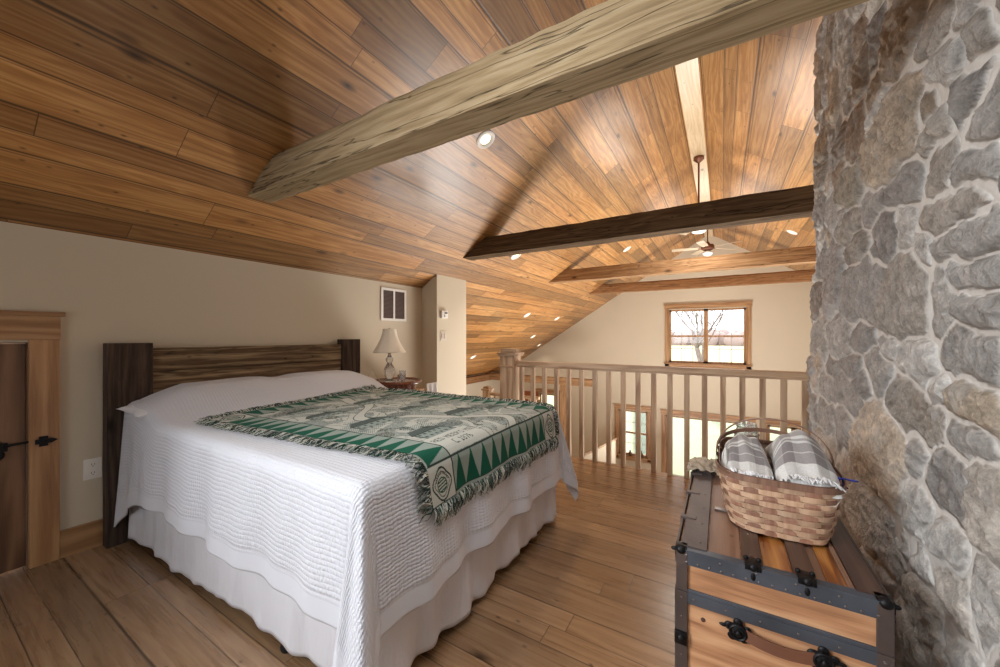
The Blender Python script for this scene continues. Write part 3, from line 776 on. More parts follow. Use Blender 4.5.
# ------------------------------------------------------------------ bed
BX0, BX1, BY0, BY1, BT = -2.955, -.93, .745, 2.275, .745
bed = empty('bed', ((BX0+BX1)/2, (BY0+BY1)/2, 0)); tag(bed, 'bed with a dark barnwood headboard and white skirt against the knee wall', 'bed')
PI_ = Matrix.Translation(-Vector(bed.location))
def bb(mb, n, m, par=None, **k):
    o = mb.build(n, m, par or bed, **k)
    if par is None: o.matrix_parent_inverse = PI_
    return o
hb = empty('headboard'); hb.parent = bed; hb.matrix_parent_inverse = PI_
for (a, b, zt_) in ((.655, .855, 1.158), (2.165, 2.362, 1.17)):
    mb = MB(); mb.box((-3.045, a, 0), (-2.972, b, zt_)); bb(mb, 'post', M['head_post'], hb, grain='z', bevel=.004)
for (z0, z1, e) in ((.985, 1.125, .0), (.84, .982, .006), (.69, .837, .002), (.50, .687, .004)):
    mb = MB(); mb.box((-3.035, .853, z0), (-2.985-e, 2.164, z1)); bb(mb, 'plank', M['head_plank'], hb, grain='y', bevel=.003)
mb = MB(); mb.box((BX0, BY0+.09, .22), (BX1-.03, BY1-.03, .44)); bb(mb, 'box_spring', M['fabric_white'], bevel=.02)
mb = MB(); mb.box((BX0, BY0+.02, .44), (BX1-.02, BY1-.02, BT-.02)); bb(mb, 'mattress', M['fabric_white'], bevel=.05, smooth=True)
mb = MB()
for (a, b) in (((BX0, BY0+.09), (BX1-.05, BY0+.12)), ((BX0, BY1-.07), (BX1-.05, BY1-.03))): mb.box((a[0], a[1], .17), (b[0], b[1], .22))
mb.box((BX1-.09, BY0+.09, .17), (BX1-.05, BY1-.03, .22)); bb(mb, 'frame_rail', M['iron'])
for (x, y) in ((-1.43, BY0+.062), (-1.46, BY1-.06), (-2.7, BY0+.075), (-2.7, BY1-.06), (BX1-.2, BY1-.06)):
    mb = MB(); mb.tube([(x, y, .17), (x, y, .04)], .012, 10); mb.lathe([(.001, 0), (.026, 0), (.03, .012), (.024, .032), (.012, .045), (.001, .05)], 18, (x, y, 0)); bb(mb, 'leg', M['iron'], smooth=True)
# skirt: three gathered sides
def skirt():
    path = []
    def seg(a, b, n):
        for k in range(n): t = k/n; path.append((a[0]+(b[0]-a[0])*t, a[1]+(b[1]-a[1])*t))
    o_ = -.012
    seg((BX0+.03, BY0-o_-.01), (BX1+o_, BY0-o_+.055), 420); seg((BX1+o_, BY0-o_+.055), (BX1+o_, BY1+o_), 320); seg((BX1+o_, BY1+o_), (BX0+.03, BY1+o_), 300)
    path.append((BX0+.03, BY1+o_)); n = len(path); nz = 22
    P = np.zeros((n, nz, 3)); uv = np.zeros((n, nz, 2)); s = 0
    for i, (x, y) in enumerate(path):
        if i: s += math.dist(path[i], path[i-1])
        if i < 420: nx_, ny_ = 0, -1
        elif i < 740: nx_, ny_ = 1, 0
        else: nx_, ny_ = 0, 1
        # pleats: irregular gathers, a few deep
        foot = 420 <= i < 740
        g = math.sin(s*31+2.2*math.sin(s*3.1)) *.5 + .35*math.sin(s*13+1) + .25*math.sin(s*57)
        amp = .022 if foot else .009
        step = .03*max(0, 1-abs(((s-.86) % 3.0)-.0)/.03) if i < 420 else 0
        for j in range(nz):
            t = j/(nz-1); z = .42 + (.042-.42)*t
            z += (.010*math.sin(s*7)+.006*math.sin(s*31))*t
            fl = amp*g*(.15+.85*t)+.012*t
            P[i, j] = (x+nx_*fl, y+ny_*fl, z); uv[i, j] = (s, z)
    o = grid_mesh('bed_skirt', P, M['linen'], bed, uv=uv); o.matrix_parent_inverse = PI_
    md = o.modifiers.new('s', 'SOLIDIFY'); md.thickness = .002
skirt()
# pillows
def pillow(cx, cy, cz, L, W, T, tilt, label):
    n, m = 40, 40; top = np.zeros((n, m, 3)); 
    def shape(a, b, sgn):
        ra = abs(a)**2.4; rb = abs(b)**2.4
        hgt = max(0, (1-ra)*(1-rb))**.5
        pin = 1 - .10*(1-abs(a))*(abs(b)**3); pin2 = 1 - .08*(1-abs(b))*(abs(a)**3)
        return (b*W/2*pin, a*L/2*pin2, sgn*T/2*hgt*(1+.07*mnoise.noise(Vector((a*3, b*3, sgn+cy)))))
    R = Matrix.Rotation(tilt, 3, 'Y')
    mb = MB()
    for sgn in (1, -1):
        b0 = len(mb.v)
        for i in range(n):
            for j in range(m):
                p = R @ Vector(shape(-1+2*i/(n-1), -1+2*j/(m-1), sgn)); mb.v.append((p.x+cx, p.y+cy, p.z+cz))
        for i in range(n-1):
            for j in range(m-1):
                q = (b0+i*m+j, b0+(i+1)*m+j, b0+(i+1)*m+j+1, b0+i*m+j+1)
                mb.f.append(q if sgn < 0 else q[::-1]); mb.uv.append(None)
    o = mb.build('pillow', M['fabric_white'], smooth=True)
    bm = bmesh.new(); bm.from_mesh(o.data); bmesh.ops.remove_doubles(bm, verts=bm.verts, dist=1e-4); bm.to_mesh(o.data); bm.free()
    tag(o, label, 'pillow', 'pillows under the white coverlet'); return o
pillow(-2.79, 1.07, .782, .77, .32, .11, .03, 'white pillow whose corner pokes out at the near side of the bed')
pillow(-2.775, 1.92, .78, .60, .32, .11, .03, 'white pillow under the coverlet at the lamp side of the bed')

# drape map: cloth coords (p,q) -> point, used by coverlet and throw
ER = .055
def top_h(x, y):
    t = min(1, max(0, (-2.44 - x)/.30)); t = t*t*(3-2*t)
    e = min(1, max(0, (y-BY0+.04)/.26))*min(1, max(0, (BY1+.04-y)/.26)); e = e**.45
    dip = 1-.10*math.exp(-((y-1.52)/.09)**2)
    crown = .012*math.sin(PI*min(1, max(0, (y-BY0)/(BY1-BY0))))
    headdrop = min(1, max(0, (x+2.99)/.10)); headdrop = .6+.4*headdrop**.5
    return BT + crown + .155*t*e*dip*headdrop + .004*mnoise.noise(Vector((x*3, y*3, 0))) + .0016*mnoise.noise(Vector((x*11, y*11, 3)))
def prof(s):
    """outward, down for excess s beyond the edge line"""
    if s <= 0: return s, 0.0
    a = s/ER
    if a < PI/2: return ER*math.sin(a), ER*(1-math.cos(a))
    r = s-ER*PI/2
    return ER + r*.07, ER + r*.997
CX, CY0, CY1 = BX1-ER+.015, BY0+ER-.02, BY1-ER+.02
def drape(p, q):
    dx = p-CX; dyn = CY0-q; dyf = q-CY1
    dy = dyn if dyn > 0 else (dyf if dyf > 0 else 0); sy = -1 if dyn > 0 else 1
    ye = CY0 if sy < 0 else CY1
    bx, by = min(p, CX), min(max(q, CY0), CY1)
    h = top_h(bx, by)
    if dx > 0 and dy > 0:
        rr = math.hypot(dx, dy); ph = math.atan2(dy, dx)
        o_, d_ = prof(rr)
        g = .5*(1+math.cos(4*(ph-PI/4)))
        k = min(1, max(0, (rr-.05)/.5))
        o_ += k*((.19 if sy < 0 else .12)*g - .035*math.sin(2*ph)) 
        # extra secondary fold
        o_ += k*.03*math.sin(ph*2)*math.sin(ph*12)
        return Vector((CX+o_*math.cos(ph), ye+sy*o_*math.sin(ph), h-d_*(1-.02*g)))
    if dx > 0:
        o_, d_ = prof(dx); k = min(1, d_/.35)
        f = .017*math.sin(q*15+1.3*math.sin(q*4))+.008*math.sin(q*33+1)
        edge = min(1, min(q-CY0, CY1-q)/.2)
        return Vector((CX+o_+k*(f+.006)*edge, q, h-d_))
    if dy > 0:
        o_, d_ = prof(dy); k = min(1, d_/.35)
        f = .014*math.sin(p*11+1.5*math.sin(p*3))+.007*math.sin(p*27)
        edge = min(1, (CX-p)/.2)
        return Vector((p, ye+sy*(o_+k*(f+.004)*edge), h-d_))
    return Vector((p, q, h))
DROP = .475
def coverlet():
    p0, p1 = -2.965, CX+DROP+.02; q0, q1 = CY0-DROP+.02, CY1+DROP
    ni, nj = 300, 300
    ps = np.linspace(p0, p1, ni); qs = np.linspace(q0, q1, nj)
    P = np.zeros((ni, nj, 3)); uv = np.zeros((ni, nj, 2)); col = np.ones((ni, nj, 3))
    for i, p in enumerate(ps):
        hx = min(1, max(0, (-2.52-p)/.44))
        for j, q in enumerate(qs):
            if q < CY0: q = CY0-(CY0-q)*(1+.62*hx)
            P[i, j] = drape(p, q); uv[i, j] = (p, q)
            hem = min(p1-p, qs[j]-q0, q1-q)
            m_ = 0.0 if hem < .075 else 1.0
            if abs(hem-.075) < .006: m_ = .3
            col[i, j] = m_
    o = grid_mesh('coverlet', P, M['quilt'], uv=uv, col=col)
    md = o.modifiers.new('s', 'SOLIDIFY'); md.thickness = .006; md.offset = -1
    # make sure outward is +z on top
    o.data.update()
    if o.data.polygons[len(o.data.polygons)//3].normal.z < 0: o.data.flip_normals()
    tag(o, 'white quilted coverlet draped over the bed with plain hem', 'coverlet')
coverlet()

# ---- woven throw
def raster():
    L, W = 1.60, 1.18
    ns, nt = 660, 500
    s = np.linspace(0, L, ns)[:, None]*np.ones((1, nt)); t = np.linspace(0, W, nt)[None]*np.ones((ns, 1))
    cream = np.array(lin((184,186,178))); gg = np.array(lin((118,130,128))); dk = np.array(lin((44,58,52))); green = np.array(lin((20,84,66))); lg = np.array(lin((150,162,154)))
    C = np.zeros((ns, nt, 3))+cream
    r = np.random.default_rng(3)
    # smooth noise field for landscape bands
    def sn(fx, fy, ph):
        a = 0
        for k in range(5): a = a+np.sin(s*fx*(1+k*.7)+ph+k*1.9+1.5*np.sin(t*fy*.6+k))*np.sin(t*fy*(1+k*.6)+ph*1.7+k*2.3+1.2*np.sin(s*fx*.5))/(1+k*.6)
        return a
    hatch = (np.sin(t*620+3*np.sin(s*40)) > .1)
    hatch2 = (np.sin((s+t)*520) > .2)
    stip = r.random((ns, nt))
    nf = sn(11, 9, .4); m1 = (nf > .25)
    C[m1 & (stip > .35)] = gg
    m2 = (nf > 1.1); C[m2 & (stip > .4)] = dk
    m3 = (nf < -.5); C[m3 & hatch2] = gg
    nf2 = sn(19, 23, 2.1); m4 = (np.abs(nf2) < .10); C[m4 & (stip > .3)] = dk*1.5
    m5 = (nf2 > 1.0); C[m5 & (stip > .45)] = gg*.8
    # a winding pale road with dark banks
    rd = np.abs(t-(.55+.16*np.sin(s*6.0)+.05*np.sin(s*15))); C[rd < .035] = cream*1.05; C[(rd >= .035) & (rd < .041)] = dk
    # buildings: (s base, t left, width, height)
    for (bs, bt, bw, bh) in ((1.30,.20,.20,.15),(1.18,.62,.26,.15),(1.24,.90,.12,.10),(.92,.20,.24,.14),(.86,.60,.16,.13),(.80,.84,.20,.12),(.55,.22,.20,.12),(.48,.60,.24,.14),(.40,.88,.14,.1),(.32,.25,.16,.09)):
        x = (t-bt)/bw; y = (bs-s)/bh
        body = (x > 0) & (x < 1) & (y > 0) & (y < .55)
        C[body] = lg; C[body & (np.sin(y*70) > .3)] = gg
        win_ = body & ((x*6 % 1) > .35) & ((x*6 % 1) < .7) & (((y/.55)*2 % 1) > .3) & (((y/.55)*2 % 1) < .75); C[win_] = dk
        roof = (y >= .55) & (y < 1) & (x > -.06+(y-.55)*.5) & (x < 1.06-(y-.55)*.5); C[roof] = gg*.7; C[roof & hatch] = dk
        ed = (np.abs(y-.55) < .025) & (x > -.06) & (x < 1.06); C[ed] = dk
        C[(np.abs(x) < .02) & (y > 0) & (y < .55)] = dk; C[(np.abs(x-1) < .02) & (y > 0) & (y < .55)] = dk
        ch = (x > .7) & (x < .78) & (y > .8) & (y < 1.15); C[ch] = dk
        tr = ((x-1.25)**2*(bw/.1)**2*.5+((y-.5)**2)*2) < .28; C[tr & (stip > .3)] = gg*.75; C[tr & (stip > .75)] = dk
    # caption panel near the foot, near corner
    B = .15
    pan = (s > L-B-.15) & (s < L-B-.006) & (t > B+.01) & (t < B+.30); C[pan] = cream*1.04
    font = {'R':'1110 1001 1001 1110 1010 1001 1001','E':'1111 1000 1000 1110 1000 1000 1111','D':'1110 1001 1001 1001 1001 1001 1110','M':'10001 11011 10101 10101 10001 10001 10001',
            'S':'0111 1000 1000 0110 0001 0001 1110','I':'111 010 010 010 010 010 111','L':'1000 1000 1000 1000 1000 1000 1111','C':'0111 1000 1000 1000 1000 1000 0111',
            '1':'010 110 010 010 010 010 111','8':'0110 1001 1001 0110 1001 1001 0110','7':'1111 0001 0010 0010 0100 0100 0100','6':'0110 1000 1000 1110 1001 1001 0110','.':'0 0 0 0 0 0 1',"'":'1 1 0 0 0 0 0',' ':'00 00 00 00 00 00 00',
            'O':'0110 1001 1001 1001 1001 1001 0110','U':'1001 1001 1001 1001 1001 1001 0110','N':'1001 1101 1101 1011 1011 1001 1001','T':'111 010 010 010 010 010 010','Y':'101 101 101 010 010 010 010'}
    def text(str_, t0, s_base, px):
        x = t0
        for ch in str_:
            rows = font[ch].split()
            for ry, row in enumerate(rows):
                for rx, b_ in enumerate(row):
                    if b_ == '1':
                        ms = (s > s_base-(7-ry)*px) & (s <= s_base-(6-ry)*px) & (t >= x+rx*px) & (t < x+(rx+1)*px); C[ms] = dk
            x += (len(rows[0])+1)*px
    text("RED MEER'S MILL", B+.018, L-B-.085, .0046)
    text("C. 1876", B+.08, L-B-.030, .0046)
    # border
    def border(cs, ce, n):   # cs: coordinate along, ce: distance in from the edge
        x = (cs*n) % 1.0; e = ce/B
        b_ = np.zeros(s.shape, bool); b_[:] = False
        tri = np.abs(x-.5)*2 < (1-e*1.05)
        return tri
    for (al, inn, ln) in ((s, t, L), (t, L-s, W), (s, W-t, L), (t, s, W)):
        zone = (inn < B)
        n_ = round((ln-2*B)/.088)/(ln-2*B)
        tri = border(al-B, inn-.012, n_)
        C[zone] = lg*.9; C[zone & tri] = green; C[zone & (inn < .012)] = lg; C[zone & (inn > .0) & (inn > .012) & (inn < .016)] = dk
    for inn in (s, L-s, t, W-t): 
        C[(np.abs(inn-B) < .0035) & (s > .01) & (s < L-.01) & (t > .01) & (t < W-.01)] = dk
    # corner crests
    for cs_ in (B/2, L-B/2):
        for ct in (B/2, W-B/2):
            a = (s-cs_)/(B/2); b = (t-ct)/(B/2); zone = (np.abs(a) < 1) & (np.abs(b) < 1)
            C[zone] = cream*1.05
            rr = np.sqrt((a*1.0)**2+(b*1.12)**2); an = np.arctan2(b, a)
            sh = .82+.07*np.cos(4*an)+.05*np.cos(an)
            C[zone & (rr < sh) & (rr > sh-.10)] = dk
            C[zone & (rr < sh-.22) & (rr > sh-.27)] = dk*1.4
            C[zone & (((a-.1)**2+(b)**2) < .16) & (((a-.1)**2+b**2) > .11)] = green*.8
            C[zone & (((a-.1)**2+b**2) < .11) & (np.sin(a*38+b*9) > .1)] = green*.7
            C[zone & (np.abs(rr-.52) < .07) & (a < -.1) & (np.sin(an*26) > -.2)] = dk
            C[zone & ((np.abs(a) > .95) | (np.abs(b) > .95))] = dk
    C *= (1+.10*(stip[..., None]-.5))
    return s, t, C, L, W
NHc, NFc, FFc, FHc = (-2.30, .88), (CX+.205, 1.01), (CX+.205, 2.16), (-2.46, 2.12)
def throw_pt(a, b, lift=.011):
    """a along (0 head .. 1 foot), b across (0 near .. 1 far) -> point on the draped bed"""
    p = (1-a)*((1-b)*NHc[0]+b*FHc[0]) + a*((1-b)*NFc[0]+b*FFc[0])
    q = (1-a)*((1-b)*NHc[1]+b*FHc[1]) + a*((1-b)*NFc[1]+b*FFc[1])
    p0 = drape(p, q); e = .004
    n = (drape(p+e, q)-p0).cross(drape(p, q+e)-p0)
    n = n.normalized() if n.length > 1e-12 else Vector((0,0,1))
    w = .004*abs(mnoise.noise(Vector((p*5, q*5, 7))))+.003*max(0, math.sin(p*9+q*4))
    return p0 + n*(lift+w), n
def throw():
    s, t, C, L, W = raster(); ns, nt = s.shape
    cs = np.linspace(0, 1, 111); ct = np.linspace(0, 1, 91)
    G = np.zeros((111, 91, 3))
    for i, a in enumerate(cs):
        for j, b in enumerate(ct): G[i, j] = throw_pt(a, b)[0]
    # bilinear upsample to the raster grid
    ai = np.linspace(0, 110, ns); bi = np.linspace(0, 90, nt)
    i0 = np.minimum(ai.astype(int), 109); fa = (ai-i0)[:, None, None]; j0 = np.minimum(bi.astype(int), 89); fb = (bi-j0)[None, :, None]
    P = G[i0][:, j0]*(1-fa)*(1-fb)+G[i0+1][:, j0]*fa*(1-fb)+G[i0][:, j0+1]*(1-fa)*fb+G[i0+1][:, j0+1]*fa*fb
    uv = np.stack([s, t], -1)
    o = grid_mesh('woven_throw', P, M['throw'], uv=uv, col=C)
    if o.data.polygons[100].normal.z < 0: o.data.flip_normals()
    tag(o, 'green and cream tapestry throw with triangle border and fringe over the bed', 'throw')
    # fringe strands
    vs, fs, cols = [], [], []
    rr = random.Random(5)
    pal = [lin((40,54,50)), lin((188,188,176)), lin((26,70,56)), lin((120,130,124)), lin((60,70,66)), lin((205,204,194))]
    def strand(a, b, da, db, ln):
        c = rr.choice(pal); k = 6; w0 = .0024; cu = rr.uniform(-1, 1); cu2 = rr.uniform(-1, 1); lift = rr.uniform(.006, .02); b0 = len(vs)
        for m in range(k+1):
            tt = m/k; side = (.014*cu*tt + .006*math.sin(tt*6+cu2*3)*tt)
            aa = a+da*ln*tt + (0 if da else side/1.6*1.0); bb_ = b+db*ln*tt + (0 if db else side/1.18)
            if da: bb_ += side/1.18
            if db: aa += side/1.6
            p_, n = throw_pt(aa, bb_, .012+lift*math.sin(PI*min(1, tt*1.15))*.6)
            w = w0*(1-.5*tt)
            t1 = Vector((1,0,0)) if abs(db) else Vector((0,1,0))
            t1 = (t1 - n*t1.dot(n)).normalized()
            for vec in (t1*w, n*w, -t1*w, -n*w): vs.append(tuple(p_+vec)); cols.append(c)
            if m:
                for q in range(4):
                    q2 = (q+1) % 4; fs.append((b0+(m-1)*4+q, b0+(m-1)*4+q2, b0+m*4+q2, b0+m*4+q))
    for n_, f_ in ((330, lambda k: (k, 0, 0, -1/1.18)), (330, lambda k: (k, 1, 0, 1/1.18)), (250, lambda k: (1, k, 1/1.6, 0)), (250, lambda k: (0, k, -1/1.6, 0))):
        for k in range(n_):
            for _ in range(2):
                a, b, da, db = f_((k+rr.random())/n_)
                strand(a, b, da, db, rr.uniform(.045, .075))
    me = bpy.data.meshes.new('fringe'); me.from_pydata(vs, [], fs); c = me.color_attributes.new('Col', 'FLOAT_COLOR', 'POINT')
    c.data.foreach_set('color', [x for q in cols for x in (*q, 1)]); me.materials.append(M['fringe'])
    f = bpy.data.objects.new('fringe', me); COL.objects.link(f); f.parent = o; f['label'] = 'twisted green and cream fringe'; f['kind'] = 'stuff'
throw()

# ------------------------------------------------------------------ night table and lamp
NT_ = Vector((-2.745, 2.62, 0)); R = .235
nt = empty('night_table', NT_); tag(nt, 'round dark cherry night table between the bed and the wall corner', 'night table')
mb = MB(); mb.lathe([(.001, .735), (R-.03, .735), (R-.005, .742), (R, .752), (R, .765), (R-.004, .770), (R-.014, .766), (R-.018, .757), (.001, .757)], 48); mb.build('tabletop', M['table'], nt, 'x', smooth=True)
mb = MB(); mb.lathe([(R-.06, .655), (R-.055, .655), (R-.055, .735), (R-.06, .735)], 40); mb.build('apron', M['table'], nt, 'z', smooth=True)
for k in range(4):
    a = PI/4+k*PI/2; x, y = (R-.07)*math.cos(a), (R-.07)*math.sin(a)
    mb = MB(); mb.tube([(x, y, .73), (x, y, .5), (x*1.03, y*1.03, .25), (x*1.08, y*1.08, 0)], [.02, .018, .015, .010], 12); mb.build('leg', M['table'], nt, 'z', smooth=True)
mb = MB(); mb.lathe([(.001, .25), (R-.06, .25), (R-.055, .262), (.001, .265)], 32); mb.build('shelf', M['table'], nt, 'x', smooth=True)

LP = Vector((-2.765, 2.535, .757))
lamp = empty('table_lamp', LP); tag(lamp, 'glass table lamp with flared white shade on the night table', 'lamp')
mb = MB(); mb.lathe([(.001, 0), (.055, 0), (.058, .012), (.04, .02), (.03, .03), (.046, .055), (.058, .09), (.05, .13), (.03, .165), (.022, .185), (.034, .20), (.036, .225), (.020, .245), (.012, .27), (.001, .272)], 28); mb.build('glass_base', M['crystal'], lamp, smooth=True)
mb = MB(); mb.tube([(0, 0, .27), (0, 0, .52)], .006, 8); mb.lathe([(.016, .27), (.018, .32), (.012, .335), (.001, .335)], 12); mb.build('stem', M['brass'], lamp, smooth=True)
# bell shade, eight soft panels, open
def shade():
    n, m = 64, 16; P = np.zeros((n, m, 3))
    for i in range(n):
        a = 2*PI*i/n; fac = 1-.035*abs(math.sin(a*4))
        for j in range(m):
            t = j/(m-1); r = .155+(.062-.155)*(1-(1-t)**1.7); P[i, j] = (r*fac*math.cos(a), r*fac*math.sin(a), .285+.225*t)
    o = grid_mesh('lamp_shade', P, M['shade'], lamp, closed_i=True, uv=None); o.data.flip_normals()
    md = o.modifiers.new('s', 'SOLIDIFY'); md.thickness = .002
    mb = MB()
    for i in range(8):
        a = 2*PI*(i)/8; pts = []
        for j in range(9): t = j/8; r = .155+(.062-.155)*(1-(1-t)**1.7)+.001; pts.append((r*math.cos(a), r*math.sin(a), .285+.225*t))
        mb.tube(pts, .0012, 5)
    for (r, z) in ((.151, .285), (.0605, .51)): mb.tube([(r*math.cos(2*PI*k/40), r*math.sin(2*PI*k/40), z) for k in range(41)], .0025, 6)
    mb.build('piping', M['shade'], o)
shade()
mb = MB(); mb.tube([(-.05, -.01, .008), (-.10, -.03, .01), (-.15, -.035, .05), (-.20, -.03, .12), (-.27, -.02, .06), (-.30, -.02, -.1)], .0022, 6); mb.build('cord', plain('cord_clear', (190,176,150), .4), lamp, smooth=True)
mb = MB(); mb.lathe([(.001, 0), (.026, 0), (.030, .03), (.031, .11), (.028, .11), (.027, .035), (.02, .018), (.001, .016)], 24)
o = mb.build('drinking_glass', M['crystal'], smooth=True, loc=(-2.66, 2.605, .757)); tag(o, 'clear drinking glass on the night table beside the lamp', 'glass')
mb = MB(); mb.lathe([(.001, 0), (.022, 0), (.024, .03), (.02, .05), (.014, .055), (.001, .055)], 20)
o = mb.build('candle_cup', M['crystal'], smooth=True, loc=(-2.80, 2.70, .757)); tag(o, 'tiny clear glass cup behind the drinking glass', 'glass')
# cloth hanging by the table edge and small crate against the wall corner
P = np.zeros((20, 26, 3))
for i in range(20):
    for j in range(26):
        a = i/19; t = j/25; P[i, j] = (-2.50+.012*math.sin(a*14+1)*(.3+t), 2.76+a*.15+.012*math.sin(t*4), .73-t*.40)
P[:, :, 0] += .0
o = grid_mesh('hanging_cloth', P, M['fabric_white']); md = o.modifiers.new('s', 'SOLIDIFY'); md.thickness = .003
tag(o, 'white cloth hanging at the right of the night table', 'cloth')
mb = MB(); cx_, cy_ = -2.95, 3.0
wb = empty('wooden_box', (cx_, cy_, 0)); tag(wb, 'small brown wooden box stand in the wall corner behind the night table', 'box')
mb = MB(); mb.box((-.10, -.10, .10), (.10, .10, .60)); mb.build('body', M['trim'], wb, 'x', bevel=.004)
mb = MB(); mb.box((-.11, -.11, .60), (.11, .11, .62)); mb.build('lid', M['trim'], wb, 'x', bevel=.004)
for sx in (-1, 1):
    for sy in (-1, 1): mb = MB(); mb.box((sx*.08-.015, sy*.08-.015, 0), (sx*.08+.015, sy*.08+.015, .10)); mb.build('foot', M['trim'], wb)

# ------------------------------------------------------------------ trunk
TX0, TX1, TY0, TY1, TZ = -.125, .368, 1.297, 2.20, .53
tk = empty('steamer_trunk', ((TX0+TX1)/2, (TY0+TY1)/2, 0)); tag(tk, 'old wooden steamer trunk with blued metal straps beside the stone wall', 'trunk')
TI = Matrix.Translation(-Vector(tk.location))
def tb(mb, n, m, par=None, **k):
    o = mb.build(n, m, par or tk, **k)
    if par is None: o.matrix_parent_inverse = TI
    return o
seam = .40
mb = MB(); mb.box((TX0+.006, TY0+.006, .012), (TX1-.006, TY1-.006, seam-.002)); body = tb(mb, 'body', M['trunk'], grain='x', bevel=.003)
mb = MB(); mb.box((TX0+.006, TY0+.006, seam), (TX1-.006, TY1-.006, TZ-.012)); lid = tb(mb, 'lid', M['trunk'], grain='x', bevel=.004)
# lid boards between the slats (grain along Y)
edges = [.0, .03, .075, .165, .215, .295, .345, .405, .425, .493]
def panel(a, b, m, n, z=TZ-.006, h=.008):
    mb = MB(); mb.box((TX0+a, TY0+.02, z-h), (TX0+b, TY1-.02, z)); return tb(mb, n, m, lid, grain='y', bevel=.0015)
panel(.012, .085, M['tin_brown'], 'slat', TZ+.004, .014)
panel(.088, .175, M['trunk_tan'], 'lid_board')
panel(.177, .227, M['trunk_dark'], 'slat', TZ+.004, .014)
panel(.229, .297, M['trunk_orange'], 'lid_board')
panel(.299, .349, M['trunk_dark'], 'slat', TZ+.004, .014)
panel(.351, .372, M['trunk_tan'], 'lid_board'); panel(.373, .415, M['trunk_orange'], 'lid_board'); panel(.416, .428, M['trunk_tan'], 'slat', TZ, .01)
panel(.429, .487, M['trunk_dark'], 'slat', TZ+.004, .014)
def strap(lo, hi, par, m=None, n='metal_strap'):
    mb = MB(); mb.box(lo, hi); return tb(mb, n, m or M['tin'], par, bevel=.0015)
def rivets(pts, nrm, par):
    mb = MB()
    for p in pts:
        Mq = Vector(nrm).to_track_quat('Z', 'Y').to_matrix()
        mb.lathe([(.0034, 0), (.003, .0015), (.0015, .0025), (.0002, .0027)], 8, p, Mq)
    return tb(mb, 'rivets', M['rivet'], par, smooth=True)
th_ = .003
# front face straps
f1 = strap((TX0, TY0-th_, TZ-.045), (TX1, TY0+.004, TZ-.004), lid)
tp = strap((TX0, TY0-th_, TZ-.006), (TX1, TY0+.028, TZ+.001), lid, M['tin'])
f2 = strap((TX0, TY0-th_, seam-.035), (TX1, TY0+.004, seam-.001), body)
strap((TX0, TY0-th_, seam+.0), (TX1, TY0+.004, seam+.010), lid)
f3 = strap((TX0, TY0-th_, .012), (TX1, TY0+.004, .05), body)
for xa, xb in ((TX0, TX0+.032), (TX1-.032, TX1)):
    strap((xa, TY0-th_-.001, .012), (xb, TY0+.004, seam-.001), body, M['tin_brown'])
    strap((xa, TY0-th_-.001, seam+.001), (xb, TY0+.004, TZ-.006), lid, M['tin_brown'])
# side face (left) straps
for (z0, z1, par) in ((.012, .05, body), (seam-.035, seam-.001, body), (seam, seam+.01, lid), (TZ-.045, TZ+.001, lid)):
    strap((TX0-th_, TY0, z0), (TX0+.004, TY1, z1), par, M['tin_brown'])
    strap((TX1-.004, TY0, z0), (TX1+th_, TY1, z1), par, M['tin_brown'])
for k in range(5):
    y = TY0+.0+k*(TY1-TY0-.03)/4; strap((TX0-th_-.001, y, .012), (TX0+.004, y+.03, seam-.001), body, M['tin_brown'])
strap((TX0, TY1-.028, TZ-.006), (TX1, TY1+th_, TZ+.001), lid, M['tin'])
rivets([(TX0+.03+k*.031, TY0-th_, TZ-.036) for k in range(15)], (0, -1, 0), lid)
rivets([(TX0+.03+k*.09, TY0-th_, TZ-.014) for k in range(6)], (0, -1, 0), lid)
rivets([(TX0+.05+k*.085, TY0-th_, seam-.018) for k in range(6)], (0, -1, 0), body)
rivets([(TX0+.016, TY0-th_-.001, .08+k*.06) for k in range(6)]+[(TX1-.016, TY0-th_-.001, .08+k*.06) for k in range(6)], (0, -1, 0), body)
rivets([(TX0+.02+.045, TY0+.06+k*.14, TZ+.004) for k in range(6)]+[(TX0+.20, TY0+.06+k*.14, TZ+.004) for k in range(6)], (0, 0, 1), lid)
# cast corner caps and slat clamps
def cap(x, y, z, sx, par, mat=M['iron']):
    mb = MB(); mb.ball((x, y, z), .016, 10, (1.1, 1.0, .9)); mb.ball((x-sx*.020, y+.002, z-.004), .008, 8, (1.3, .8, .8)); mb.ball((x, y+.022, z+.003), .008, 8, (.8, 1.3, .7)); mb.ball((x, y+.001, z-.022), .008, 8, (.8, .6, 1.3))
    mb.box((x-.017, y-.008, z-.02), (x+.017, y+.03, z+.008)); return tb(mb, 'corner_cap', mat, par, smooth=True, bevel=.002)
for (x, sx) in ((TX0+.014, -1), (TX1-.014, 1)):
    for y in (TY0+.006, TY1-.02): cap(x, y, TZ-.004, -sx, lid)
    cap(x, TY0+.006, .03, -sx, body)
    mb = MB(); mb.box((x-.018, TY0-.012, .235), (x+.018, TY0+.01, .275)); mb.ball((x, TY0-.008, .255), .014, 8); tb(mb, 'side_clamp', M['iron'], body, bevel=.003, smooth=True)
for xa in (.202, .324):
    x = TX0+xa; mb = MB()
    mb.box((x-.020, TY0-.005, TZ-.008), (x+.020, TY0+.04, TZ+.009)); mb.ball((x, TY0, TZ+.001), .012, 10); mb.ball((x, TY0-.003, TZ-.026), .008, 8, (.8, .5, 1.4)); mb.ball((x-.016, TY0+.03, TZ+.010), .007, 8); mb.ball((x+.016, TY0+.03, TZ+.010), .007, 8)
    tb(mb, 'slat_clamp', M['iron'], lid, bevel=.003, smooth=True)
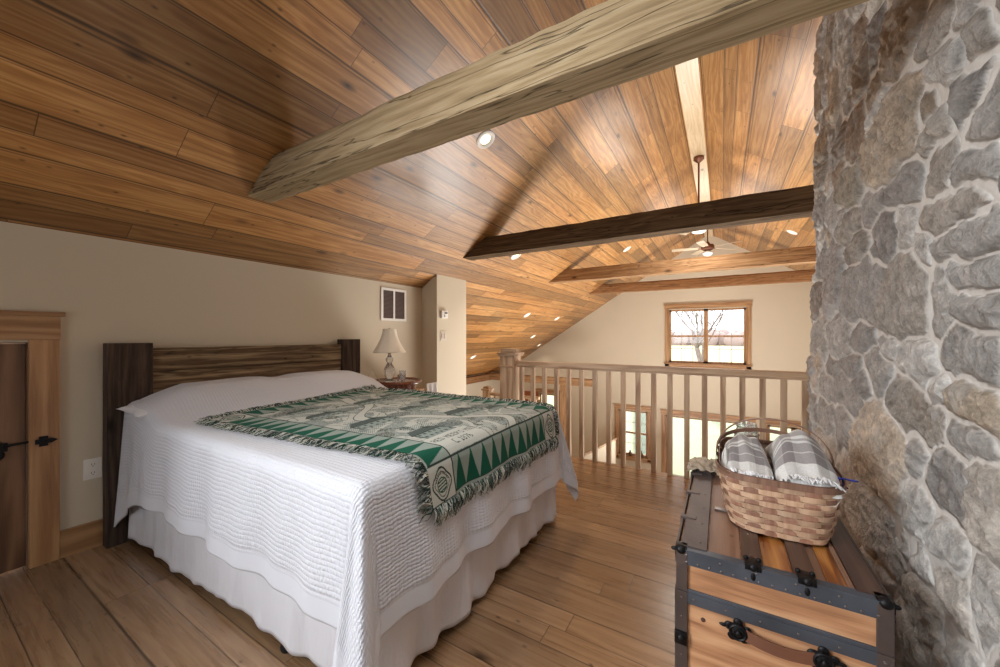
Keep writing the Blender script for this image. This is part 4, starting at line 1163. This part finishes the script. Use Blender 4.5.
for k in range(3):
    y = TY0+.22+k*.25; mb = MB(); mb.box((TX0-.007, y, TZ-.028), (TX0+.045, y+.024, TZ+.008)); tb(mb, 'slat_clamp', M['tin_brown'], lid, bevel=.003)
mb = MB(); mb.box((TX0+.10, TY0+.36, TZ-.006), (TX0+.15, TY0+.385, TZ+.002)); tb(mb, 'lid_plate', M['rivet'], lid, bevel=.002)
# leather handle and two cast loops
hz = .335
for s, x in ((1, .040), (-1, .232)):
    mb = MB()
    for k in range(5):
        a = PI/2+2*PI*k/5; mb.ball((x+.024*math.cos(a), TY0-.004, hz+.024*math.sin(a)), .012, 8, (1, .5, 1))
    mb.ball((x, TY0-.006, hz), .024, 12, (1, .45, 1)); mb.tube([(x+.020*math.cos(2*PI*k/24), TY0-.013, hz+.020*math.sin(2*PI*k/24)) for k in range(25)], .004, 6)
    mb.ball((x, TY0-.016, hz), .009, 8); mb.ball((x-s*.036, TY0-.004, hz+.004), .008, 8, (1.5, .5, .7))
    tb(mb, 'handle_loop', M['iron'], body, smooth=True)
mb = MB(); n = 20
for k in range(n):
    pass
pts = [(.055+.162*k/16, TY0-.012-.012*math.sin(PI*k/16), hz-.002-.004*math.sin(PI*k/16)) for k in range(17)]
for k in range(16):
    a, b = pts[k], pts[k+1]; mb.v += [(a[0], a[1], a[2]-.016), (a[0], a[1], a[2]+.016), (a[0], a[1]+.005, a[2]+.016), (a[0], a[1]+.005, a[2]-.016)]
    if k == 15: mb.v += [(b[0], b[1], b[2]-.016), (b[0], b[1], b[2]+.016), (b[0], b[1]+.005, b[2]+.016), (b[0], b[1]+.005, b[2]-.016)]
for k in range(16):
    for q in range(4): mb.f.append((k*4+q, k*4+(q+1) % 4, k*4+4+(q+1) % 4, k*4+4+q)); mb.uv.append(None)
mb.f.append((0,1,2,3)); mb.uv.append(None); mb.f.append((64,67,66,65)); mb.uv.append(None)
tb(mb, 'handle', M['leather'], body)
mb = MB(); mb.lathe([(.007, 0), (.006, .002), (.001, .0025)], 12, (TX0+.075, TY0+.006, hz-.01), Matrix.Rotation(PI/2, 3, 'X')); tb(mb, 'wood_plug', M['trunk_dark'], body)

# ------------------------------------------------------------------ basket on the trunk
bk = empty('splint_basket', (.163, 1.765, TZ+.006)); tag(bk, 'large woven splint basket with hoop handles standing on the trunk', 'basket')
BH = .185
def ring(a, hw, hl, e=4.4):
    c, s_ = math.cos(a), math.sin(a)
    return hw*math.copysign(abs(c)**(2/e), c), hl*math.copysign(abs(s_)**(2/e), s_)
def bsize(t):  # t 0 bottom .. 1 rim
    k = t**.8
    return .142+.034*k, .245+.030*k
# arclength-even angles
def even(n, hw=.15, hl=.24):
    N = 2000; A = [2*PI*k/N for k in range(N+1)]; pts = [ring(a, hw, hl) for a in A]; L = [0]
    for k in range(N): L.append(L[-1]+math.dist(pts[k], pts[k+1]))
    out = []; j = 0
    for q in range(n):
        tgt = L[-1]*q/n
        while L[j+1] < tgt: j += 1
        out.append(A[j]+(A[j+1]-A[j])*(tgt-L[j])/(L[j+1]-L[j]+1e-12))
    return out
NS = 30; ANG = even(NS*8)
def bpt(k, t, off):
    hw, hl = bsize(t); a = ANG[k % (NS*8)]; x, y = ring(a, hw, hl); n = Vector((x/hw**2, y/hl**2, 0)).normalized()
    return Vector((x, y, t*BH)) + n*off
for s in range(NS):
    mb = MB(); b0 = 0; m = 16; dark = s % 5 == 2
    for j in range(m+1):
        t = j/m; off = .0026*(-1)**0*math.cos(PI*(j/m*9+(s % 2)))
        for dk, o_ in ((-3.1, 0), (3.1, 0), (3.1, .0022), (-3.1, .0022)):
            k0 = s*8+dk; kf = int(math.floor(k0)); fr = k0-kf
            p = bpt(kf, t, off+o_)*(1-fr)+bpt(kf+1, t, off+o_)*fr; mb.v.append(tuple(p))
        if j:
            for q in range(4): mb.f.append(((j-1)*4+q, (j-1)*4+(q+1) % 4, j*4+(q+1) % 4, j*4+q)); mb.uv.append(None)
    mb.build('stake', M['splint'], bk, 'z')
rows = 9
for r in range(rows):
    mb = MB(); n = NS*8; t0 = (r+.06)/rows*.97; t1 = (r+.94)/rows*.97
    for k in range(n):
        off = .0032*math.cos(PI*(k/8+r+1)) + .001
        for t_, o_ in ((t0, 0), (t1, 0), (t1, .0022), (t0, .0022)): mb.v.append(tuple(bpt(k, t_, off+o_)))
    for k in range(n):
        for q in range(4): k2 = (k+1) % n; mb.f.append((k*4+q, k2*4+q, k2*4+(q+1) % 4, k*4+(q+1) % 4)); mb.uv.append(None)
    mb.build('weaver', M['weaver'], bk, 'y')
for name_, off, z0, z1 in (('rim_outer', .006, .955, 1.06), ('rim_inner', -.005, .97, 1.06)):
    mb = MB(); n = NS*8
    for k in range(n):
        for z, o_ in ((z0, 0), (z1, 0), (z1, .003), (z0, .003)):
            p = bpt(k, 1, off+o_); mb.v.append((p.x, p.y, z*BH))
    for k in range(n):
        for q in range(4): k2 = (k+1) % n; mb.f.append((k*4+q, k2*4+q, k2*4+(q+1) % 4, k*4+(q+1) % 4)); mb.uv.append(None)
    mb.build('rim', M['basket_dark'], bk, 'y')
mb = MB(); pr = [ring(a, .140, .243) for a in ANG[::2]]
n0 = len(pr); mb.v = [(x, y, .002) for x, y in pr]+[(x, y, .008) for x, y in pr]
mb.f = [tuple(reversed(range(n0))), tuple(range(n0, 2*n0))]+[(k, (k+1) % n0, n0+(k+1) % n0, n0+k) for k in range(n0)]; mb.uv = [None]*len(mb.f)
mb.build('base', M['splint'], bk, 'y')
def handle(y, hgt, tilt):
    mb = MB(); n = 40; w0 = .181; pts = []
    for k in range(n+1):
        a = PI*k/n; x = -w0*math.cos(a)*(1 if abs(math.cos(a)) < .98 else 1); z = hgt*math.sin(a)**.8 if 0 < k < n else 0
        pts.append((x, z))
    for (x, z) in pts:
        yy = y+z*math.sin(tilt); zz = BH-.01+z*math.cos(tilt)
        d = Vector((x, 0, z+.03)).normalized()
        for s, e in ((-1, 0), (1, 0), (1, 1), (-1, 1)):
            mb.v.append((x+d.x*.004*e, yy+s*.008*math.cos(tilt), zz+d.z*.004*e - s*.008*math.sin(tilt)))
    for k in range(n):
        for q in range(4): mb.f.append((k*4+q, k*4+(q+1) % 4, k*4+4+(q+1) % 4, k*4+4+q)); mb.uv.append(None)
    mb.f.append((0,1,2,3)); mb.uv.append(None); mb.f.append((n*4+3, n*4+2, n*4+1, n*4)); mb.uv.append(None)
    return mb.build('handle', M['basket_dark'], bk, 'x', smooth=True)
handle(.0, .165, .05)
handle(.09, .17, 1.15)
# blankets in the basket
def blanket(x0, x1, y0, y1, z0, hgt, peak, label, vs=1.0, voff=0.0, lean=0.0, fringe=True, front=.25):
    n, m = 50, 70; P = np.zeros((n, m, 3)); uv = np.zeros((n, m, 2))
    for i in range(n):
        a = -1+2*i/(n-1)
        for j in range(m):
            b = j/(m-1)
            cross = (1-abs(a)**4.0)**.5
            if b < peak:
                q = b/peak; along = front+(1-front)*(.55*q+.45*q*q*(3-2*q)); along *= min(1, b/.035)**.5
            else: along = math.cos(PI*.5*min(1, (b-peak)/(1.03-peak)))**.6
            w = (x1-x0)/2
            rnd = math.cos(a*1.15*(.4+.6*b))**.9
            z = z0 + hgt*cross*along*rnd + (.007*mnoise.noise(Vector((a*2.5+x0*9, b*5, 1)))+.004*math.sin(a*8+b*4+x0*30))*cross
            P[i, j] = ((x0+x1)/2+a*w*(1-.10*b)*(.84+.16*min(1, b/.22))+lean*along*.03, y0+(y1-y0)*b + .012*a*a, z); uv[i, j] = (i/(n-1)*.5, voff+b*vs)
    Q = P[::-1].copy(); Q[:, :, 2] = z0-.03; Q[:, :, 0] = (x0+x1)/2+(Q[:, :, 0]-(x0+x1)/2)*.8; uq = uv[::-1]
    PP = np.concatenate([P, Q]); UU = np.concatenate([uv, uq])
    o = grid_mesh('plaid_blanket', PP, M['plaid'], uv=UU, closed_i=True)
    tag(o, label, 'blanket', 'grey and white plaid blankets in the basket')
    if fringe:
        mb = MB(); k_ = 34; rq = random.Random(int(x0*1000)+9)
        for k in range(k_):
            a = -.94+1.88*k/(k_-1); i = int((a+1)/2*(n-1)); p = Vector(P[i, 4])+Vector((0, 0, .003))
            q = p+Vector((rq.uniform(-.008, .008), -.014, .010)); r_ = q+Vector((rq.uniform(-.012, .012), -.018, -.003-rq.random()*.008))
            mb.tube([p, p*.5+q*.5+Vector((0, 0, .003)), q, r_], [.003, .0032, .003, .002], 6)
        f = mb.build('fringe', M['fabric_white'], o, smooth=True); f['kind'] = 'stuff'
    return o
bz = TZ+.006+BH
blanket(.002, .160, 1.512, 1.985, bz-.022, .085, .72, 'left plaid blanket, flatter, fringe over the near rim of the basket', 1.0, .0)
blanket(.150, .330, 1.498, 1.99, bz-.018, .125, .66, 'right plaid blanket, the higher peaked one in the basket', 1.0, .0, lean=.5)
blanket(-.004, .030, 1.56, 1.84, bz-.03, .062, .5, 'narrow white folded blanket edge against the left rim of the basket', .2, .0, fringe=False)
mb = MB(); mb.tube([(.325, 1.62, bz+.004), (.338, 1.60, bz+.018), (.352, 1.585, bz+.020), (.366, 1.575, bz+.022)], .005, 8, flat=.6); mb.tube([(.325, 1.62, bz+.004), (.335, 1.60, bz-.004), (.34, 1.585, bz-.008)], .007, 8, flat=.5); mb.ball((.329, 1.618, bz+.004), .012, 8)
tag(mb.build('blue_ribbon', M['blue'], smooth=True), 'blue ribbon tied at the right rim of the basket', 'ribbon')
# crumpled cloth over the far left corner of the trunk lid
def rag():
    n, m = 34, 34; P = np.zeros((n, m, 3))
    for i in range(n):
        for j in range(m):
            a, b = -1+2*i/(n-1), -1+2*j/(m-1)
            r = math.hypot(a, b); x = TX0+.055+a*.075+.012*mnoise.noise(Vector((a*3, b*3, 5))); y = TY1-.10+b*.085+.012*mnoise.noise(Vector((a*3, b*3, 9)))
            z = TZ+.012+.030*max(0, 1-r*r*.55)+.022*abs(mnoise.noise(Vector((a*2.6, b*2.6, 2))))+.012*abs(mnoise.noise(Vector((a*7, b*7, 2))))
            if x < TX0-.012: z -= (TX0-.012-x)*1.3
            P[i, j] = (x, y, z)
    o = grid_mesh('crumpled_cloth', P, M['rag']); md = o.modifiers.new('s', 'SOLIDIFY'); md.thickness = .004; md.offset = 1
    tag(o, 'crumpled tan cloth over the far left corner of the trunk', 'cloth')
rag()
# glass jar lantern behind the basket
JL = Vector((.10, 2.12, TZ+.006))
jl = empty('glass_lantern', JL); tag(jl, 'small clear glass jar with wire bands on the trunk behind the basket', 'jar')
mb = MB(); mb.lathe([(.001, 0), (.045, 0), (.05, .02), (.05, .20), (.04, .225), (.04, .25), (.037, .25), (.036, .222), (.046, .195), (.046, .02), (.001, .006)], 28); mb.build('glass_body', M['crystal'], jl, smooth=True)
mb = MB()
for z, r in ((.235, .042), (.20, .0515), (.03, .0515)): mb.tube([(r*math.cos(2*PI*k/32), r*math.sin(2*PI*k/32), z) for k in range(33)], .0022, 6)
mb.build('wire_band', M['rivet'], jl, smooth=True)

# ------------------------------------------------------------------ stone chimney wall
STONES = [ # px centre, half width, half height, colour
 (902,132,31,42,'tan'),(911,28,26,38,'brown'),(953,25,22,14,'grbr'),(962,62,22,20,'pale'),(1002,25,18,27,'grbr'),(1004,115,24,32,'grey'),(945,98,11,13,'brown'),(949,128,16,12,'grbr'),
 (950,168,15,22,'grbr'),(992,160,22,8,'grey'),(915,187,20,16,'dkgr'),(885,38,8,25,'dkgr'),(870,68,7,22,'brown'),(869,28,8,25,'rust'),(853,68,10,40,'grbr'),(864,132,10,28,'rust'),(839,100,9,33,'tan'),
 (829,60,8,30,'brown'),(845,150,9,18,'dkbr'),(842,177,8,12,'rust'),(857,185,15,19,'olive'),(822,160,7,20,'tan'),(824,133,8,10,'grbr'),(819,190,7,15,'grbr'),(854,99,5,9,'dkgr'),(880,93,8,12,'brown'),
 (882,208,12,14,'grey'),(956,213,32,14,'grbr'),(974,240,33,20,'grey'),(890,237,13,25,'dkgr'),(911,231,7,12,'pale'),(933,249,8,9,'pale'),(862,250,16,10,'grbr'),(855,228,14,10,'grbr'),(833,280,12,38,'purp'),
 (867,290,22,30,'grey'),(905,300,28,42,'grbr'),(945,300,14,32,'pale'),(977,270,28,12,'grey'),(983,308,22,18,'grey'),(972,357,28,22,'grey'),(920,360,20,22,'pale'),(864,339,13,12,'dkgr'),(840,339,14,17,'grey'),
 (818,225,7,16,'dkgr'),(818,267,6,15,'dkgr'),(815,300,6,15,'dkbr'),(817,340,6,14,'grey'),(833,369,8,9,'dkgr'),(854,369,9,12,'dkgr'),(893,345,10,6,'pale'),(880,369,14,16,'grey'),(850,395,13,15,'grey'),(827,387,8,12,'grey'),
 (826,417,8,18,'grey'),(845,432,7,22,'grey'),(881,456,24,50,'sand'),(915,408,26,28,'grbr'),(938,390,14,16,'pale'),(980,408,28,25,'tan'),(969,438,24,16,'grey'),(918,453,6,16,'grey'),(950,483,20,36,'dkgr'),(992,510,18,45,'tanp'),
 (920,507,14,24,'pale'),(944,537,20,20,'pale'),(875,522,26,36,'pale'),(826,447,10,20,'tanp'),(902,546,14,14,'pale'),(928,618,24,35,'tanp'),(960,593,18,32,'tanp'),(990,605,18,40,'pale'),(920,572,14,14,'pale'),(960,655,16,14,'pale')]
SC = {'tan':(172,152,124),'brown':(142,122,98),'grbr':(156,148,138),'pale':(196,194,190),'grey':(160,158,156),'dkgr':(132,130,130),'rust':(138,112,88),'dkbr':(116,102,92),'olive':(146,138,118),'purp':(146,142,142),'sand':(194,174,148),'tanp':(192,184,172)}
SX = .556
def stone_wall():
    seeds = []
    for (u, v, hw, hv, c) in STONES:
        def Yz(u_, v_):
            d = pix_dir(u_, v_); t = SX/d.x; return d.y*t, H+d.z*t
        Y, Z = Yz(u, v); a = abs(Yz(u-hw, v)[0]-Yz(u+hw, v)[0])/2
        dcen = pix_dir(u, v); t = SX/dcen.x; b = hv/F*t*.86
        a = max(.045, min(.4, a*.95)); b = max(.04, min(.36, b))
        seeds.append((Y, Z, a, b, c))
    r = random.Random(11); keys = ['grey','grbr','pale','tanp','grey','dkgr','tan']
    def covered(Y, Z):
        return any(((Y-s[0])/s[2])**2+((Z-s[1])/s[3])**2 < 1.5 for s in seeds)
    tries = 0
    base = list(seeds)
    while tries < 2600:
        tries += 1; Y = r.uniform(-.6, 4.7); Z = r.uniform(-.1, 3.6)
        a = r.uniform(.11, .24); b = r.uniform(.08, .15)
        if all(((Y-s[0])/(s[2]+a*.8))**2+((Z-s[1])/(s[3]+b*.8))**2 > 1.0 for s in seeds):
            k = r.choice(keys)
            if Z > 2.2: k = r.choice(['brown','grbr','tan','rust','grey'])
            seeds.append((Y, Z, a, b, k))
    # finer fill
    tries = 0
    while tries < 3000:
        tries += 1; Y = r.uniform(-.6, 4.7); Z = r.uniform(-.1, 3.6); a = r.uniform(.06, .09); b = r.uniform(.045, .07)
        if all(((Y-s[0])/(s[2]+a*.9))**2+((Z-s[1])/(s[3]+b*.9))**2 > 1.0 for s in seeds): seeds.append((Y, Z, a, b, r.choice(keys)))
    S = np.array([(s[0], s[1], s[2], s[3]) for s in seeds]); K = np.array([lin(SC[s[4]]) for s in seeds])
    K = K.mean(1, keepdims=True)*.30+K*.70; K *= 1.5*(1+ (rng.random((len(S), 1))-.5)*.3)
    K = K*.72 + K.mean(0, keepdims=True)*.30*np.array([1.03, 1.0, .95])
    ang = (rng.random(len(S))-.5)*.5
    Y0, YC = -.3, 3.50
    sY = np.concatenate([np.linspace(Y0, 1.1, 60, endpoint=False), np.linspace(1.1, 2.3, 230, endpoint=False), np.linspace(2.3, YC+.9, 190)])
    zz = np.concatenate([np.linspace(-.34, 0, 8, endpoint=False), np.linspace(0, 3.5, 520)])
    YY, ZZ = np.meshgrid(sY, zz, indexing='ij')
    # domain warp for irregular outlines
    def vn(freq, ph, k=4):
        a = 0
        for q in range(k):
            f = freq*(1.9**q); a = a + np.sin(YY*f+ph+1.7*q+1.6*np.sin(ZZ*f*.8+q*2.1+ph))*np.sin(ZZ*f*1.1+ph*2.2+1.3*q+1.4*np.sin(YY*f*.7+q))/(1.6**q)
        return a
    WY = YY+.018*vn(9, 1.1); WZ = ZZ+.015*vn(9, 4.0)
    F1 = np.full(YY.shape, 1e9); F2 = np.full(YY.shape, 1e9); ID = np.zeros(YY.shape, int); 
    for i in range(len(S)):
        c, s_ = math.cos(ang[i]), math.sin(ang[i]); dy = WY-S[i, 0]; dz = WZ-S[i, 1]
        if i < len(base): c, s_ = 1, 0
        a_ = (dy*c+dz*s_)/S[i, 2]; b_ = (-dy*s_+dz*c)/S[i, 3]
        d = (np.abs(a_)**2.5+np.abs(b_)**2.5)**(1/2.5)
        d = np.hypot(dy, dz)*(1-1/np.maximum(d, .02))       # radial distance to own outline
        m = d < F1
        F2 = np.where(m, F1, np.minimum(F2, d)); ID = np.where(m, i, ID); F1 = np.where(m, d, F1)
    gap = (F2-F1)/2                          # distance to the joint centre
    own = -F1
    w = .009
    edge = np.minimum(gap-w, own+.06)
    mask = np.clip(edge/.006, 0, 1)
    rise = np.clip(edge/.03, 0, 1)**.5
    lump = vn(26, 2.2, 3)*.0022 + vn(70, .6, 3)*.0012
    r3_ = np.random.default_rng(5).random(YY.shape); sm = (r3_+np.roll(r3_,1,0)+np.roll(r3_,1,1)+np.roll(r3_,-1,0)+np.roll(r3_,-1,1))/5; lump = lump+(sm-.5)*.006
    st_ang = rng.random(len(S))*2.2-.6; SA = st_ang[ID]; cA, sA = np.cos(SA), np.sin(SA)
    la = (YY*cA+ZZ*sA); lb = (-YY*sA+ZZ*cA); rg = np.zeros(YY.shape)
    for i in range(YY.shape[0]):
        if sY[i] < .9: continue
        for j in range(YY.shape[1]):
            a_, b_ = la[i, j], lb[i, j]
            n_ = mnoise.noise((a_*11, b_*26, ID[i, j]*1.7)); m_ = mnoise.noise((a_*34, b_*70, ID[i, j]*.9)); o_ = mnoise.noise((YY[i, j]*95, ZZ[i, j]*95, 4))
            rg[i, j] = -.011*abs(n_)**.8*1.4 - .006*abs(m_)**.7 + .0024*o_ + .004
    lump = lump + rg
    sid = (rng.random(len(S))*.020+.012)[ID]
    tiltY = ((rng.random(len(S))-.5)*.10)[ID]*(YY-S[ID, 0]); tiltZ = ((rng.random(len(S))-.5)*.10)[ID]*(ZZ-S[ID, 1])
    tl = np.clip(tiltY+tiltZ, -.012, .012)
    disp = rise*(sid+lump+tl)
    # rounded mortar bead
    bead = np.clip(1-np.abs(gap)/.012, 0, 1)*.005*(1-mask)
    disp = disp + bead + vn(5, .3, 2)*.004
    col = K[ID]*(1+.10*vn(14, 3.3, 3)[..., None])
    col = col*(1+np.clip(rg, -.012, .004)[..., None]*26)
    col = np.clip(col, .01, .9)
    # positions, wrapping round the corner at YC
    lean = .556-.022*np.clip((ZZ-1.0)/.9, 0, 1)
    over = np.clip(YY-YC, 0, None)
    PX = np.where(YY <= YC, lean-disp, lean+over-.0)
    PYv = np.where(YY <= YC, YY, YC+disp*np.clip(over/.03, 0, 1))
    # rounded corner blending
    k = np.clip((YY-(YC-.04))/.04, 0, 1)*(YY <= YC); PX = PX + .018*k*k
    cut = .33*np.clip((ZZ-.95)/.9, 0, 1); cut = cut*cut*(3-2*cut/.33)/.33*1.0; tt = np.clip((YY-2.4)/1.1, 0, 1)
    PYv = PYv - cut*tt*tt*(3-2*tt)
    P = np.stack([PX, PYv, ZZ], -1)
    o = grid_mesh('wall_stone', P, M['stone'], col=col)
    me = o.data; c = me.color_attributes.new('Mask', 'FLOAT_COLOR', 'POINT')
    mm = np.ones((mask.size, 4), np.float32); mm[:, :3] = mask.reshape(-1, 1); c.data.foreach_set('color', mm.ravel())
    if me.polygons[1000].normal.x > 0: me.flip_normals()
    struct(o, 'fieldstone chimney wall with pale mortar joints')
stone_wall()
# solid core of the chimney
mb = MB(); mb.box((.70, -.3, LZ), (1.44, 3.08, roof_z(.95))); struct(mb.build('wall_stone_core', M['soffit']))

# ------------------------------------------------------------------ outside
P = np.zeros((60, 60, 3))
for i in range(60):
    for j in range(60):
        x = -120+240*i/59; y = 10.0+205*j/59; P[i, j] = (x, y, -2.95-.001*y+ .25*mnoise.noise(Vector((x*.05, y*.05, 0)))*min(1, (y-10)/10))
o = grid_mesh('ground_lawn', P, M['grass']); o.data.update()
if o.data.polygons[0].normal.z < 0: o.data.flip_normals()
tag(o, None, None, None, 'structure')
def bare_tree(x, y, h, r, label, seed):
    rr = random.Random(seed); mb = MB()
    def br(p, d, l, r0, dep):
        pts = [p]; rs = [r0]; q = p.copy(); dd = d.copy()
        for k in range(5):
            dd = (dd+Vector((rr.uniform(-.16, .16), rr.uniform(-.16, .16), rr.uniform(-.05, .12)))).normalized(); q = q+dd*l/5; pts.append(q.copy()); rs.append(r0*(1-.12*(k+1)))
            if dep > 0 and k >= (2 if dep == 4 else 1):
                for _ in range(1 if rr.random() < .6 else 2):
                    a = rr.uniform(0, 2*PI); side = Vector((math.cos(a), math.sin(a), rr.uniform(.3, .9))).normalized(); br(q.copy(), (dd*.5+side).normalized(), l*rr.uniform(.45, .68), rs[-1]*.6, dep-1)
        mb.tube(pts, rs, 6 if dep > 2 else 4, caps=False)
    br(Vector((0, 0, 0)), Vector((0, 0, 1)), h, r, 4)
    tag(mb.build('bare_tree', M['bark'], smooth=True, loc=(x, y, -3.05)), label, 'tree', 'bare trees outside the window')
bare_tree(-.55, 22, 4.6, .24, 'thick trunked bare tree in the right half of the upper window', 1)
bare_tree(-3.4, 33, 5.0, .15, 'slimmer bare tree in the left half of the upper window', 4)
bare_tree(-4.6, 27, 4.0, .12, 'thin bare tree at the left edge of the upper window', 8)
def treeline():
    n = 260; mb = MB(); rr = random.Random(2)
    for k in range(170):
        x = -110+220*k/169; y = 200+rr.uniform(-8, 8); h = rr.uniform(6, 8.5); mb.ball((x, y, -3.5+h*.45), 1.0, 8, (rr.uniform(2.0, 4.2), 1.5, h*.55))
    o = mb.build('distant_treeline', M['twig'], smooth=True); tag(o, 'hazy reddish treeline on the horizon through the window', 'treeline', None, 'stuff')
treeline()
# porch post and green siding panel seen in the small lower window
mb = MB(); mb.box((-2.50, YF+1.6, -2.95), (-2.38, YF+1.72, 0)); tag(mb.build('porch_post', M['white'], grain='z', bevel=.01), 'white porch post outside the small lower window', 'post')
mb = MB()
for k in range(15): mb.box((-2.36, YF+2.3+.0, -2.95+k*.2), (-1.62, YF+2.33+.01*(k % 2), -2.95+k*.2+.195))
tag(mb.build('shed_siding', M['siding']), 'green grey clapboard siding outside the small lower window', 'siding')

# ------------------------------------------------------------------ light
w = bpy.data.worlds.new('World'); sc.world = w; w.use_nodes = True
nt_ = w.node_tree; bg = nt_.nodes['Background']; bg.inputs[0].default_value = (.88, .94, 1, 1); bg.inputs[1].default_value = 3.6
sun = bpy.data.lights.new('sun', 'SUN'); sun.energy = 5.0; sun.angle = .02; sun.color = (1, .95, .86)
so = bpy.data.objects.new('sun', sun); COL.objects.link(so)
so.rotation_euler = Vector((.35, -1.0, -1.05)).to_track_quat('-Z', 'Y').to_euler()
def area(name, loc, tgt, size, e, col=(1, .95, .88), sy=None):
    l = bpy.data.lights.new(name, 'AREA'); l.energy = e; l.color = col; l.size = size
    if sy: l.shape = 'RECTANGLE'; l.size_y = sy
    o = bpy.data.objects.new(name, l); COL.objects.link(o); o.location = loc
    o.rotation_euler = (Vector(tgt)-Vector(loc)).to_track_quat('-Z', 'Y').to_euler(); return o
l1 = area('sunlit_floor_bounce', (-.6, 6.4, -2.3), (-.9, 4.7, 2.8), 3.0, 330, (.98, .98, .96), 2.2)
area('great_room_fill', (3.6, 6.6, .3), (-3.0, 6.2, .6), 2.2, 40, (.97, .98, 1), 1.4).data.spread = math.radians(130)  # added fill to brighten the left slope; no window on this side
for yy, e_ in ((5.35, 36), (8.6, 12)):
    pl = bpy.data.lights.new('fan_light', 'POINT'); pl.energy = e_; pl.color = (1, .96, .9); pl.shadow_soft_size = .4
    po = bpy.data.objects.new('fan_light', pl); COL.objects.link(po); po.location = (RIDGE_X, yy, 2.33 if yy < 6 else 2.68)
l2 = area('loft_fill', (-2.2, -1.3, 1.85), (.55, 1.9, .6), 1.1, 22, (.96, .98, 1), .9); l2.data.spread = math.radians(90)  # unseen fill light added for the bed side and stones, no fixture here
l3 = area('overhead_fill', (-.4, .3, 2.7), (-.7, 1.3, 0), .9, 8, (.92, .97, 1), .9); l3.data.spread = math.radians(110)  # extra light added out of view above the bed, not part of the room

# ------------------------------------------------------------------ camera
cd = bpy.data.cameras.new('camera'); cam = bpy.data.objects.new('camera', cd); COL.objects.link(cam)
cd.sensor_width = 36; cd.lens = F/1000*36; cd.shift_y = (HV-333.5)/1000; cd.clip_start = .02; cd.clip_end = 500
cam.location = (0, 0, H); cam.rotation_euler = (PI/2, 0, TH)
sc.camera = cam
sc.view_settings.view_transform = 'Standard'; sc.view_settings.look = 'None'; sc.view_settings.gamma = 1
sc.view_settings.use_curve_mapping = False; sc.view_settings.exposure = 0.3
sc.cycles.use_denoising = True
sc.cycles.max_bounces = 8; sc.cycles.diffuse_bounces = 5; sc.cycles.glossy_bounces = 4; sc.cycles.transmission_bounces = 8; sc.cycles.transparent_max_bounces = 12
sc.cycles.sample_clamp_indirect = 6
